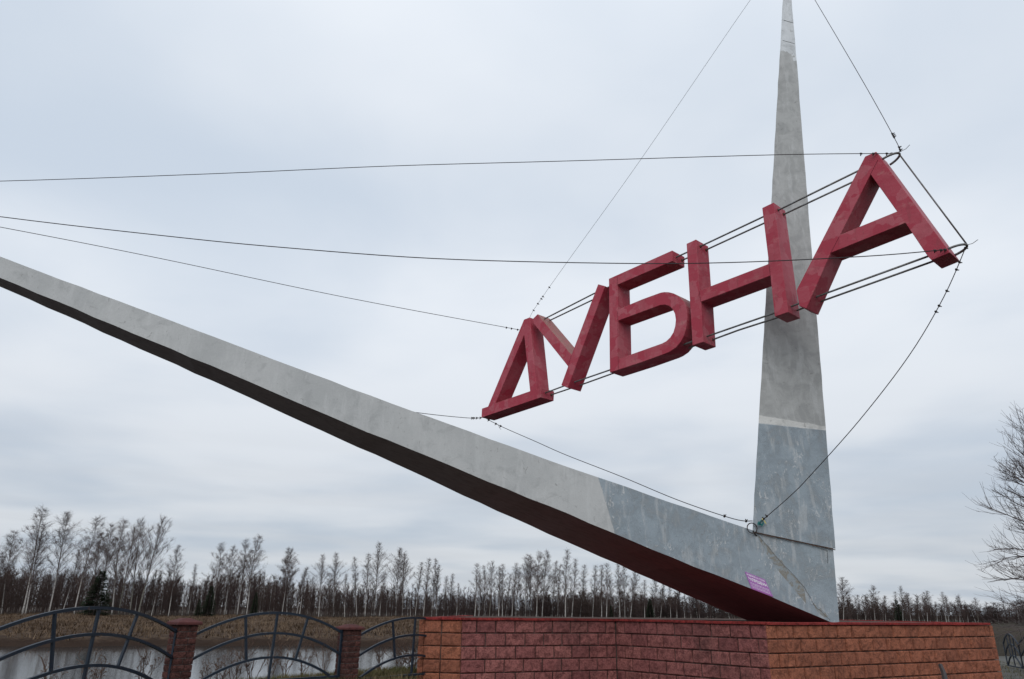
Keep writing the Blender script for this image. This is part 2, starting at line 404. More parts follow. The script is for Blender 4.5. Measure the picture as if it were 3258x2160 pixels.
def cap_tiles(p, q):
    d = (q - p); L = d.length; d = d / L; nrm = Vector((d.y, -d.x, 0)) * (1 if SG > 0 else -1)
    s = -.0
    while s < L - .02:
        W = min(rng.choice((.25, .30, .38, .42)), L - s)
        if L - s - W < .12: W = L - s
        mb = MB(); c = p + d * (s + W / 2) + nrm * (-.055 + rng.uniform(-.004, .004))
        mb.box((c.x, c.y, PT - CAPT / 2 + rng.uniform(-.002, .003)), d * (W / 2 - .002), nrm * .095, Vector((0, 0, CAPT / 2)))
        ob = mb.build('cap_tile', M_cap, plinth, bevel=.005); s += W
for i in range(4): cap_tiles(ring[i], ring[i + 1])
cap_tiles(ring[4], ring[5]); cap_tiles(ring[7], ring[0])

# ------------------------------------------------------------------ monument
ARM_AZ = -95; ad = azv(ARM_AZ); an = Vector((-ad.y, ad.x, 0));  an = an if an.y > 0 else -an
P0 = at(2648, 1981, 14.0); E0 = Vector((0, 0, EYE)); ac = an.dot(P0 - E0)
ar_ = lambda x, y: on(x, y, an, ac)
def pline(px): return [ar_(*p) for p in px]
FTp = pline([(2398, 1688), (1800, 1484), (1200, 1267), (600, 1042), (0, 816)])
FLp = pline([(2460, 1900), (2150, 1779), (1800, 1632), (1200, 1387), (600, 1134), (0, 883)])
tipT, tipL = ar_(-1350, 318), ar_(-1350, 330)
wd = azv(-18)
S = lambda p: (p - P0).dot(ad)
def interp(pts, s):
    for a, b in zip(pts, pts[1:]):
        if S(a) <= s <= S(b): return a.lerp(b, (s - S(a)) / (S(b) - S(a)))
    return pts[-1].copy() if s > S(pts[-1]) else pts[0].copy()
FTl = FTp + [tipT]; FLl = [P0] + FLp + [tipL]; J = FTp[0]
widths = [(0, 2.36), (1, 2.44), (2.6, 2.08), (4.46, 1.95), (7.73, 1.34), (11.1, .965), (14.54, .61), (23, .03)]
wfun = lambda s: float(np.interp(s, [a for a, _ in widths], [b for _, b in widths]))
monument = thing('monument', (P0.x, P0.y + .6, PT), 'grey concrete monument of a tall spire and long sloping arm on the plinth', 'monument')
M_under = None
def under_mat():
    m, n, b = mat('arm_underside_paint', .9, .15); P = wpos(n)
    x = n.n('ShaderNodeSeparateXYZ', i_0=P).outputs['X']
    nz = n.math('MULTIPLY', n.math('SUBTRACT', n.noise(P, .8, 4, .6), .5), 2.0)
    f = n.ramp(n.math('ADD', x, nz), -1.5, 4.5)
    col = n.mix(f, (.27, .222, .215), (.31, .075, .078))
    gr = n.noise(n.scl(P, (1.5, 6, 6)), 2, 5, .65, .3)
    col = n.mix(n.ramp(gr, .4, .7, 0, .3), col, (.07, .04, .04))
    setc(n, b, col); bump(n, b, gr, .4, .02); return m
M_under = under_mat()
# blue repaint boundary on the arm: line between two seen points
ba, bb = ar_(1906, 1526), ar_(1955, 1692)
# function of arm-plane coords (s,z): s*1 + k*z + off >0 on the tip side -> negate
sa, sb = S(ba), S(bb); k = (sb - sa) / (bb.z - ba.z)
vec = -(ad - Vector((0, 0, k))); off = (ad.dot(P0)) + sa - k * ba.z
offA = off
BLUE = (.285, .335, .375)
M_arm = plaster('arm_plaster', [(vec, offA, BLUE, 'blue')])
stations = [S(J)] + [s for s in np.arange(1.6, 22.6, .35)] + [23.0]
rj = random.Random(3)
ft = [interp(FTl, s) for s in stations]; fl = [interp(FLl, s) for s in stations]
for i, s in enumerate(stations):
    if 0 < i < len(stations) - 1:
        a = .007 if s < 14 else .003
        ft[i].z += rj.uniform(-a, a); fl[i].z += rj.uniform(-a, a) * 1.3
bl = [fl[i] + wd * wfun(s) for i, s in enumerate(stations)]
BL0 = P0 + wd * wfun(0)
mb = MB(); n = len(stations)
V = ft + fl + bl + [P0, BL0]; ip, ib = 3 * n, 3 * n + 1; F = []; fm = []
for i in range(n - 1):
    F.append((n + i, n + i + 1, i + 1, i)); fm.append(0)
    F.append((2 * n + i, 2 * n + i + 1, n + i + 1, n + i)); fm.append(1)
    F.append((i, i + 1, 2 * n + i + 1, 2 * n + i)); fm.append(0)
F += [(ip, n, 0), (ib, 2 * n, n, ip), (0, 2 * n, ib), (ip, 0, ib), (n - 1, 2 * n - 1, 3 * n - 1)]; fm += [0, 1, 0, 0, 0]
mb.V = [Vector(v) for v in V]; mb.F = F; mb.M = fm
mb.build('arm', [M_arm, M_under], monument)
# spire plane through the foot, the joint and the tip
T3 = at(2503, -179, 14.3)
sn = (J - P0).cross(T3 - P0).normalized(); sn = sn if sn.y > 0 else -sn
sc = sn.dot(P0 - E0)
sp = lambda x, y, o=0: on(x, y, sn, sc + o)
RB, RT = sp(2671, 1982), sp(2651, 1744)
ridge = azv(19)
K0, K1 = RB + ridge * 1.5 + Vector((-.6, 0, 0)), sp(2530, 1720) + ridge * 1.25
def hull(pts):
    bm = bmesh.new(); vs = [bm.verts.new(p) for p in pts]; bmesh.ops.convex_hull(bm, input=vs)
    bm.verts.ensure_lookup_table(); bm.verts.index_update()
    V = [v.co.copy() for v in bm.verts if v.link_faces]; ix = {v.index: i for i, v in enumerate([v for v in bm.verts if v.link_faces])}
    F = [tuple(ix[v.index] for v in f.verts) for f in bm.faces]; bm.free(); return V, F
def bound(pa, pb):      # zone above the line pa-pb on the spire (grows with z)
    h = Vector((pb.x - pa.x, pb.y - pa.y, 0)); kk = (pb.z - pa.z) / h.length; h.normalize()
    v = Vector((-h.x * kk, -h.y * kk, 1)); return v, -v.dot(pa)
v0, o0 = bound(sp(2413, 1347), sp(2631, 1370)); v1, o1 = bound(sp(2418, 1322), sp(2631, 1358)); v2, o2 = bound(sp(2487, 160), sp(2533, 190))
GREY = (.400, .406, .400)
M_spire = plaster('spire_plaster', [(-v0, -o0, BLUE, 'blue'), (v0, o0, (.62, .62, .60), 'band'), (v1, o1, GREY, 'grey'), (v2, o2, (.62, .645, .665), 'ragged')])
M_joint = plaster('joint_plaster', [(Vector((0, 0, 1)), 10, (.290, .342, .380), 'blue')])
V, F = hull([P0, J, BL0, RB, RT, K0, K1]); mb = MB(); mb.add(V, F)
# keep the knuckle just behind the arm's own skin
mb.V = [v + sn * .004 if (v - P0).length > .01 else v for v in mb.V]
mb.build('joint_block', M_joint, monument)
f_ = -.02
SL, SR = sp(2394, 1690, f_), sp(2658, 1746, f_)
SK = sp(2530, 1700) + ridge * 1.3; Tp = sp(2503, -150, f_)
nseg = 44; lv = []
for i in range(nseg + 1):
    t = i / nseg; j = (0 if i in (0, nseg) else 1)
    a = SL.lerp(sp(2500.5, -170, f_), t); b = SR.lerp(sp(2505.5, -170, f_), t); c = SK.lerp(sp(2503, -170) + ridge * .05, t)
    hx = (b - a).normalized()
    a = a + hx * j * rj.uniform(-.006, .006); b = b + hx * j * rj.uniform(-.006, .006)
    lv.append((a, b, c))
mb = MB(); V = [v for l in lv for v in l]; F = [(3 * i + q, 3 * i + (q + 1) % 3, 3 * i + 3 + (q + 1) % 3, 3 * i + 3 + q) for i in range(nseg) for q in range(3)]
F += [(2, 1, 0), (3 * nseg, 3 * nseg + 1, 3 * nseg + 2)]
mb.add(V, F); spire = mb.build('spire', M_spire, monument)
# formwork joints near the top of the spire (shallow grooves filled dark) and the rusty seam at its foot
M_groove = simple('groove_shadow_gap', (.10, .10, .10), .95, None, 8)
for y0, y1, rad in ((64, 73, .006), (128, 139, .005)):
    mb = MB(); xa = np.interp(y0, [0, 1660], [2491, 2394]); xb = np.interp(y1, [0, 1743], [2525, 2655])
    mb.tube([sp(xa + 6, y0, f_), sp(xb - 7, y1, f_)], rad, 4); mb.build('formwork_joint', M_groove, monument)
M_rust = simple('rusty_seam', (.055, .035, .030), .9, (.10, .055, .035), 14)
mb = MB(); mb.tube([SL.lerp(SR, t) + Vector((0, 0, -.015 + .006 * math.sin(t * 23))) - sn * .005 for t in np.linspace(.03, .995, 24)], .009, 4); mb.build('seam', M_rust, monument)
# bracket crack lines and bolts on the joint
mb = MB(); mb.tube([sp(2608, 1745, -.004), sp(2632, 1751, -.004), sp(2634, 1792, -.004)], .003, 4); mb.build('surface_crack', M_groove, monument)
def wig(px, amp, seed, o=-.003, pl=sp, cnt=26):
    rr = random.Random(seed); out = []
    segs = list(zip(px, px[1:]))
    for (a, b) in segs:
        for t in np.linspace(0, 1, max(2, cnt // len(segs)), endpoint=False): out.append((a[0] + (b[0] - a[0]) * t + rr.uniform(-amp, amp), a[1] + (b[1] - a[1]) * t + rr.uniform(-amp, amp)))
    out.append(px[-1]); return [pl(x, y) - sn * .004 for x, y in out]
mb = MB(); mb.tube(wig([(2412, 1702), (2476, 1780), (2530, 1835), (2560, 1870), (2590, 1925), (2640, 1972)], 1.6, 2), .003, 4); mb.build('surface_crack', M_groove, monument)
# stained repair patch beside the crease (thin skin of brownish mortar)
def patch(px, m, name, seed, amp=2.0):
    rr = random.Random(seed); ring_ = []
    for (a, b) in zip(px, px[1:] + px[:1]):
        for t in np.linspace(0, 1, 6, endpoint=False): ring_.append((a[0] + (b[0] - a[0]) * t + rr.uniform(-amp, amp), a[1] + (b[1] - a[1]) * t + rr.uniform(-amp, amp)))
    V = [sp(x, y) - sn * .003 for x, y in ring_]; tri = tessellate_polygon([V]); k = len(V)
    V2 = V + [v + sn * .006 for v in V]
    F = [tuple(t) for t in tri] + [(i, (i + 1) % k, k + (i + 1) % k, k + i) for i in range(k)]
    mb = MB(); mb.add(V2, F); mb.build(name, m, monument)
def stain_mat():
    m, n, b = mat('stained_mortar', .9, .15); P = wpos(n); a = n.noise(P, 7, 5, .7, .8)
    c = n.mix(n.ramp(a, .42, .56), (.262, .300, .325), (.225, .215, .190)); c = n.mix(n.ramp(n.noise(P, 16, 4, .7), .6, .7, 0, .6), c, (.14, .115, .09))
    setc(n, b, c); bump(n, b, a, .6, .02); return m
M_stain = stain_mat()
patch([(2408, 1700), (2450, 1745), (2500, 1800), (2555, 1862), (2568, 1925), (2540, 1915), (2505, 1868), (2470, 1812), (2440, 1762)], M_stain, 'mortar_patch', 5)
patch([(2586, 1918), (2612, 1935), (2636, 1962), (2622, 1963), (2600, 1945)], M_stain, 'mortar_patch', 6, 1.2)

# warning notice stuck on the arm
q = [ar_(2369, 1818), ar_(2433, 1844), ar_(2460, 1900), ar_(2391, 1873.5)]
q = [p - an * .008 for p in q]
M_violet = simple('violet_print', (.37, .15, .43), .5, (.34, .13, .40), 3, .3, 0, 0); M_white = simple('white_print', (.82, .78, .84), .5, (.78, .74, .8), 3, .3, 0, 0)
M_mag = simple('magenta_print', (.38, .09, .30), .5, None, 3, .3, 0, 0)
notice = thing('warning_notice', q[3], 'violet warning notice with white Russian lettering stuck low on the concrete arm', 'notice')
mb = MB(); mb.add(q + [p + an * .006 for p in q], [(0, 1, 2, 3), (4, 7, 6, 5), (0, 4, 5, 1), (1, 5, 6, 2), (2, 6, 7, 3), (3, 7, 4, 0)]); mb.build('board', M_violet, notice)
def bil(u, v, o): # v from top
    a = q[0].lerp(q[1], u); b = q[3].lerp(q[2], u); return a.lerp(b, v) - an * o
def text_on(txt, u0, u1, v0, v1, m):
    cu = bpy.data.curves.new('txt', 'FONT'); cu.body = txt; to = bpy.data.objects.new('txt', cu); scene.collection.objects.link(to)
    cu.offset = .03
    bpy.context.view_layer.update(); dg = bpy.context.evaluated_depsgraph_get(); me = to.evaluated_get(dg).to_mesh()
    V = [v.co.copy() for v in me.vertices]; F = [tuple(p.vertices) for p in me.polygons]; to.evaluated_get(dg).to_mesh_clear(); bpy.data.objects.remove(to); bpy.data.curves.remove(cu)
    x0, x1 = min(v.x for v in V), max(v.x for v in V); y0, y1 = min(v.y for v in V), max(v.y for v in V)
    mb = MB(); mb.add([bil(u0 + (u1 - u0) * (v.x - x0) / (x1 - x0), v1 - (v1 - v0) * (v.y - y0) / (y1 - y0), .002) for v in V], F); mb.build('lettering', m, notice)
text_on('НАДПИСИ НА СТЕЛЕ', .05, .93, .07, .20, M_white)
text_on('ЗАПРЕЩЕНЫ', .05, .96, .26, .50, M_white)
rr = random.Random(4)
mb = MB()
for v in (.585, .66, .76, .84):                      # small print, too fine to read in the photograph
    u = .07
    while u < .93:
        wv = rr.uniform(.012, .028)
        mb.add([bil(u, v, .002), bil(u + wv, v, .002), bil(u + wv, v + .03, .002), bil(u, v + .03, .002)], [(0, 1, 2, 3)]); u += wv + rr.choice((.008, .008, .02))
mb.build('small_print', M_white, notice)
mb = MB(); mb.add([bil(.0, .955, .002), bil(1, .955, .002), bil(1, .985, .002), bil(.0, .985, .002)], [(0, 1, 2, 3)]); mb.build('stripe', M_mag, notice)

# ------------------------------------------------------------------ the word
LA = 48.03; ld = azv(LA); lu = Vector((math.cos(R_(LA)), -math.sin(R_(LA)), 0)); LC = 11.45; LT = .435
lp = lambda p, o=0: on(p[0], p[1], ld, LC + o)
letters = {
 'Д': ([r1(*p) for p in [(465, 663), (510, 645), (565, 1217), (603, 1203), (598, 1280), (128, 1440), (132, 1368), (180, 1352)]], [r1(*p) for p in [(466, 785), (240, 1325), (513, 1230)]]),
 'У': ([r1(*p) for p in [(1052, 383), (1107, 398), (812, 1205), (760, 1183), (814, 1034), (543, 695), (538, 655), (573, 620), (842, 942)]], None),
 'Б': ([r1(*p) for p in [(1137, 340), (1640, 115), (1640, 200), (1205, 388), (1209, 583), (1400, 503), (1545, 450), (1575, 445), (1610, 446), (1650, 456), (1690, 478), (1722, 510), (1745, 555), (1757, 610), (1758, 670), (1750, 730), (1733, 790), (1705, 842), (1668, 885), (1625, 915), (1590, 931), (1400, 1000), (1218, 1060), (1145, 1083)]],
       [r1(*p) for p in [(1212, 672), (1400, 602), (1545, 549), (1580, 545), (1615, 555), (1642, 580), (1660, 618), (1667, 665), (1662, 715), (1647, 765), (1622, 805), (1590, 835), (1558, 852), (1400, 908), (1216, 974)]]),
 'Н': ([r1(1752, 63), r1(1828, 28), r1(1855, 433), r2(232, 1058), r2(180, 630), r2(268, 588), r2(380, 1430), r2(277, 1465), r2(243, 1150), r1(1867, 523), r1(1885, 840), r1(1800, 868)], None),
 'А': ([r2(*p) for p in [(970, 235), (1055, 198), (1622, 972), (1480, 1032), (1450, 1000), (1280, 745), (707, 975), (520, 1402), (466, 1383), (443, 1262)]], [r2(*p) for p in [(1012, 372), (780, 835), (1215, 657)]]),
}
wl = lp(r1(128, 1440))
word = thing('hanging_word', wl, 'red letters ДУБНА on steel rods hung from cables in front of the spire', 'letters')
desc = {'Д': 'red letter Д with a triangular opening and wide foot', 'У': 'red letter У with lichen on its short arm', 'Б': 'red letter Б with a rounded bowl', 'Н': 'red letter Н with two upright stems', 'А': 'red letter А, largest, at the right end'}
for ch, (outer, hole) in letters.items():
    loops = [[lp(p) for p in outer]] + ([[lp(p) for p in hole]] if hole else [])
    flat = [[Vector((p.dot(lu), p.z, 0)) for p in l] for l in loops]
    tri = tessellate_polygon(flat); allp = [p for l in loops for p in l]; k = len(allp)
    V = allp + [p + ld * LT for p in allp]; F = [tuple(t) for t in tri] + [tuple(k + i for i in reversed(t)) for t in tri]
    s = 0
    for l in loops:
        m_ = len(l)
        for i in range(m_): F.append((s + i, s + (i + 1) % m_, k + s + (i + 1) % m_, k + s + i))
        s += m_
    me = new_mesh('letter', [v - wl for v in V], F, M_red)
    bm = bmesh.new(); bm.from_mesh(me); bmesh.ops.recalc_face_normals(bm, faces=bm.faces)
    bmesh.ops.dissolve_limit(bm, angle_limit=.002, verts=bm.verts, edges=bm.edges)
    es = [e for e in bm.edges if len(e.link_faces) == 2 and e.calc_face_angle(0) > .35]
    bmesh.ops.bevel(bm, geom=es, offset=.006, segments=1, affect='EDGES', clamp_overlap=True)
    bmesh.ops.triangulate(bm, faces=[f for f in bm.faces if len(f.verts) > 4]); bm.to_mesh(me); bm.free()
    o = link('letter', me, word); o['label'] = desc[ch]
    # folded sheet seam lines on the front plates
seams = [(r1(1205, 388), r1(1137, 340)), ]
M_seam = simple('sheet_seam', (.10, .015, .025), .7, None, 10, .2, 0, 0)
for a, b in [(r1(1208, 600), r1(1213, 1060)), (r1(1205, 392), r1(1204, 320)), (r2(1068, 262), r2(1012, 372)), (r2(772, 850), r2(707, 975)), (r1(1853, 436), r1(1866, 522)), (r2(233, 1060), r2(243, 1150)), (r1(842, 942), r1(814, 1034))]:
    mb = MB(); mb.tube([lp(a, -.001), lp(b, -.001)], .0035, 4); mb.build('sheet_seam', M_seam, word)
# rods: two along the top, two along the bottom
o1_, o2_ = .14, .34
for o, px in ((o1_, [r1(560, 690), r1(640, 652), r1(1015, 460), r1(1670, 170), r1(1865, 83), r2(185, 700), r2(320, 640), r2(930, 340)]),
              (o2_, [r1(600, 700), r1(675, 668), r1(1000, 512), r1(1720, 193), r1(1915, 108), r2(190, 750), r2(350, 678), r2(900, 420)]),
              (o1_, [r1(600, 1256), r1(632, 1245), r1(862, 1160), r1(1145, 1063), r1(1912, 798), r2(0, 1532), r2(275, 1437), r2(570, 1322), r2(1500, 985)]),
              (o2_, [r1(660, 1266), r1(685, 1258), r1(905, 1185), r1(1155, 1095), r1(1962, 822), r2(0, 1568), r2(290, 1475), r2(640, 1345), r2(1520, 1030)])):
    mb = MB(); mb.tube([lp(p, o) for p in px], .017, 8); mb.build('rod', M_rod, word, smooth=True)
def loop(pa, pb, pm, name='rod_loop'):
    mid = []
    for t in np.linspace(0, 1, 17):
        a = math.pi * t; c = (pa + pb) / 2; mid.append(c + (pa - c) * math.cos(a) + (pm - c) * math.sin(a))
    mb = MB(); mb.tube(mid, .019, 8); mb.build(name, M_rod, word, smooth=True)
KT = lp(r2(1232, 212), .24); KB = lp(r2(1750, 915), .24)
loop(lp(r2(1095, 262), .06) , lp(r2(1160, 300), .34), KT)
loop(lp(r2(1600, 948), .06), lp(r2(1655, 995), .34), KB)
mb = MB(); mb.tube([KT + Vector((0, 0, -.02)), KB + Vector((0, 0, .02))], .014, 6); mb.build('tie_rod', M_rod, word, smooth=True)
# rod ends: rusty sockets where rods enter the end letters
M_sock = simple('rust_spot', (.10, .045, .03), .9, None, 20, .2, 0, 0)
for p, o in [(r1(630, 1247), o1_), (r1(683, 1259), o2_), (r1(1664, 172), o1_), (r1(1717, 194), o2_), (r1(1862, 85), o1_), (r1(1910, 111), o2_), (r1(1908, 800), o1_), (r1(1960, 823), o2_), (r2(300, 648), o1_), (r2(345, 680), o2_)]:
    c = lp(p, o); mb = MB(); mb.tube([c - lu * .01, c + lu * .012], [.036, .028], 8); mb.build('rod_socket', M_sock, word)

def clamp(mb, p, d, s=.03, seed=0):
    rr = random.Random(seed); d = d.normalized(); a = d.orthogonal().normalized(); b = d.cross(a)
    mb.box(p, d * s * .5, a * s * .8, b * s * .5); mb.box(p + a * s, d * s * .2, a * s * .9, b * s * .2); mb.box(p - b * s * .7, d * s * .25, a * s * .25, b * s * .8)
def plane_pts(px, A, B):          # back-project a sagging line on to the vertical plane through A and B
    h = Vector((B.x - A.x, B.y - A.y, 0)); nn = Vector((-h.y, h.x, 0)).normalized(); c = nn.dot(A - E0)
    return [A] + [on(x, y, nn, c) for x, y in px] + [B]
def cat(pts, n=6):                # smooth through points (Catmull-Rom)
    out = []; P = [pts[0]] + pts + [pts[-1]]
    for i in range(1, len(P) - 2):
        for t in np.linspace(0, 1, n, endpoint=False):
            a, b, c, d = P[i - 1], P[i], P[i + 1], P[i + 2]
            out.append(.5 * ((2 * b) + (c - a) * t + (2 * a - 5 * b + 4 * c - d) * t * t + (3 * b - a - 3 * c + d) * t ** 3))
    out.append(pts[-1]); return out
def cable(label, pts, rad, clamps=(), frays=()):
    t = thing('cable', pts[0], label, 'cable', 'cables holding the red word')
    C = cat(pts); mb = MB(); mb.tube(C, rad, 5); mb.build('wire', M_cable, t)
    for i, (p, d) in enumerate(clamps):
        at_end = isinstance(d, str); Q = C[::-1] if d == 'end' else C; left = p
        for a, b in zip(Q, Q[1:]):
            l = (b - a).length
            if left <= l: p, d = a.lerp(b, left / l), (b - a); break
            left -= l
        mb = MB(); clamp(mb, p, d, .026, i); mb.build('clamp', M_clamp, t)
    for i, (p, d) in enumerate(frays):
        mb = MB(); mb.tube([p, p + d * .5 + Vector((0, 0, -.02)), p + d], .005, 3); mb.build('frayed_end', M_clamp, t)
    return t
LT3 = at(-716, 590, 18.3); TT = sp(2503, -150) ; JR = J + Vector((-.02, -.12, .10)) - sn * .02
def along(A, B, ds, end=None): return [(s, end or 'start') for s in ds]
DT = lp(r1(512, 645), .2); DTL = lp(r1(430, 745), .3); DB = lp(r1(130, 1442), .1)
pA = KT; cable('long cable from the top of letter А to the left frame edge', plane_pts([(2480, 492), (1800, 512), (1240, 528), (689, 552), (0, 576)], pA, LT3), .0068,
      along(pA, LT3, (.12, .2, .42, .62)), [(pA + Vector((.05, 0, .05)), lu * .14 + Vector((0, 0, .05)))])
pB = KB; c0 = lp(r2(1590, 950), -.03)
cable('sagging cable from the foot of letter А across letters Н and Б', plane_pts([(2755, 815), (2320, 835), (1929, 837), (1378, 822), (900, 787), (551, 753), (0, 689)], c0, LT3), .0085,
      along(c0, LT3, (0.01, .07, .16)), [(KB, lu * .16 + Vector((0, 0, .03)))])
cable('thin cable from the side of letter Д to the left frame edge', plane_pts([(1100, 946), (500, 820), (0, 722)], DTL, LT3), .0075, along(DTL, LT3, (.05, .22, .36)))
cable('thin cable rising from the apex of letter Д towards the tip of the spire', plane_pts([(1708, 971), (1805, 833), (2039, 507), (2387, 0)], DT, TT), .0042, along(DT, TT, (.2, .4, .55, .62, .9)))
cable('thin cable from the top corner of letter А up to the spire tip', plane_pts([(2854, 455), (2745, 258), (2593, 0)], KT + Vector((0, 0, .03)), TT), .0062, along(KT, TT, (.08, .14, .42, .46, .5)))
side = ar_(1020, 1235) + azv(-5) * .6
cable('short cable from the foot of letter Д going behind the sloping arm', [DB, on(1480, 1329, *(lambda h: (h, h.dot(DB - E0)))(Vector((-(side - DB).y, (side - DB).x, 0)).normalized())), on(1315, 1311, *(lambda h: (h, h.dot(DB - E0)))(Vector((-(side - DB).y, (side - DB).x, 0)).normalized())), side], .008, along(DB, side, (.05, .25, .4, .5)))
cable('cable from the foot of letter Д down along the arm to the ring', plane_pts([(1600, 1359), (1705, 1405), (1800, 1447), (1979, 1517), (2157, 1591), (2331, 1650)], lp(r1(170, 1450), .1), JR + Vector((-.03, 0, .045))), .008,
      along(lp(r1(170, 1450), .1), JR, (.1, .42, .62)) + along(JR, DB, (.12, .55), 'end'), [(lp(r1(260, 1497), .1), lu * .12 + Vector((0, 0, -.14)))])
wb = cable('cable curving from the foot of letter А down across the spire', plane_pts([(2429, 1652), (2514, 1578), (2576, 1515), (2735, 1336), (2893, 1130), (3003, 944)], JR + Vector((.1, 0, .02)), KB), .0072,
      along(KB, JR, (.05, .28, .4, .75, 1.0, 1.1), 'end') + along(JR, KB, (.1, .17)))
# ring and ribbons
mb = MB(); ce = on(2393, 1680, sn, sc - .05); c1 = [ce + Vector((.085 * math.cos(a), 0, .085 * math.sin(a))) for a in np.linspace(0, 2 * math.pi, 25)]
ringo = thing('iron_ring', ce, 'dark iron ring anchored in the corner between arm and spire', 'ring')
mb.tube(c1, .009, 6); mb.build('hoop', M_clamp, ringo)
mb = MB(); mb.tube([on(2397, 1688, sn, sc - .05), on(2402, 1700, sn, sc - .04), on(2410, 1706, sn, sc + .02)], .012, 5); mb.build('anchor_hook', M_clamp, ringo)
M_teal = simple('teal_ribbon', (.02, .17, .16), .6, (.01, .11, .13), 20, .3, 0, 0); M_yel = simple('yellow_ribbon', (.60, .52, .16), .6, None, 20, .3, 0, 0)
def ribbon(lbl, px, m, seed):
    t = thing('ribbon', on(*px[0], sn, sc - .07), lbl, 'ribbon'); rr = random.Random(seed)
    pts = [on(x, y, sn, sc - .07 - rr.uniform(0, .04)) for x, y in px]; V = []; F = []
    for i, p in enumerate(pts): wv = Vector((rr.uniform(-.3, .3), .2, 1)).normalized() * .02; V += [p - wv, p + wv]
    k = len(V); V += [v - sn * .002 for v in V]
    for i in range(len(pts) - 1): F += [(2 * i, 2 * i + 1, 2 * i + 3, 2 * i + 2), (k + 2 * i, k + 2 * i + 2, k + 2 * i + 3, k + 2 * i + 1), (2 * i, 2 * i + 2, k + 2 * i + 2, k + 2 * i), (2 * i + 1, k + 2 * i + 1, k + 2 * i + 3, 2 * i + 3)]
    mb = MB(); mb.add(V, F); mb.build('band', m, t)
ribbon('teal ribbon knotted on the cable beside the iron ring', [(2410, 1667), (2416, 1661), (2422, 1667), (2413, 1668), (2424, 1655), (2430, 1664), (2422, 1672)], M_teal, 1)
ribbon('yellow ribbon end fluttering from the knotted cable', [(2424, 1654), (2429, 1650), (2432, 1658), (2438, 1666)], M_yel, 2)

# ------------------------------------------------------------------ fence
FD = azv(34.3)
P1 = at(590, 1969, 10.5); P2 = at(1115, 1986, 11.8); P1.z = 0; P2.z = 0
FD = (P2 - P1); span = FD.length; FD.normalize(); FN = Vector((FD.y, -FD.x, 0))
pang = math.atan2(FD.y, FD.x)
_bm = {}
def half_brick(Wd, Hh, k):
    key = (Wd, Hh, k)
    if key not in _bm: _bm[key] = block_mesh(Wd, Hh, .05, M_brick, k * 7 + 1, 4, 2, .003, .002)
    return _bm[key]
def brick_post(c, top, label):
    z0 = gh(c.x, c.y) - .05; t = thing('brick_post', (c.x, c.y, z0), label, 'fence post', 'brick posts of the pond fence')
    hw = .1225; mb = MB(); mb.box(Vector((c.x, c.y, (z0 + top - .07) / 2)), FD * (hw - .011), FN * (hw - .011), Vector((0, 0, (top - .07 - z0) / 2))); mb.build('mortar_core', M_pmortar, t)
    z = top - .075 - .0375; r = 0
    while z > z0:
        for sd in range(4):
            ang = pang + sd * math.pi / 2; dirv = Vector((math.cos(ang), math.sin(ang), 0)); nn = Vector((dirv.y, -dirv.x, 0))
            split = (.115 if (r + sd) % 2 else .145)
            for a, wdt in ((0, split), (split, .245 - split)):
                o = link('brick', half_brick(round(wdt - .008, 3), .066, rng.randrange(4)), t)
                o.location = nn * (hw + rng.uniform(-.003, .004)) + dirv * (a + wdt / 2 - .1225) + Vector((0, 0, z - z0)); o.rotation_euler = (0, rng.uniform(-.015, .015), ang)
        z -= .075; r += 1
    mb = MB(); e = hw + .035; zc = top - .075
    V = [Vector((c.x, c.y, 0)) + FD * a * e + FN * b * e + Vector((0, 0, zc + zz)) for zz in (0, .035) for a, b in ((-1, -1), (1, -1), (1, 1), (-1, 1))]
    V += [Vector((c.x, c.y, 0)) + FD * a * .05 + FN * b * .05 + Vector((0, 0, zc + .078)) for a, b in ((-1, -1), (1, -1), (1, 1), (-1, 1))]
    F = [(3, 2, 1, 0)] + [(i, (i + 1) % 4, 4 + (i + 1) % 4, 4 + i) for i in range(4)] + [(4 + i, 4 + (i + 1) % 4, 8 + (i + 1) % 4, 8 + i) for i in range(4)] + [(8, 9, 10, 11)]
    mb.add(V, F); mb.build('cap', M_pcap, t, bevel=.006)
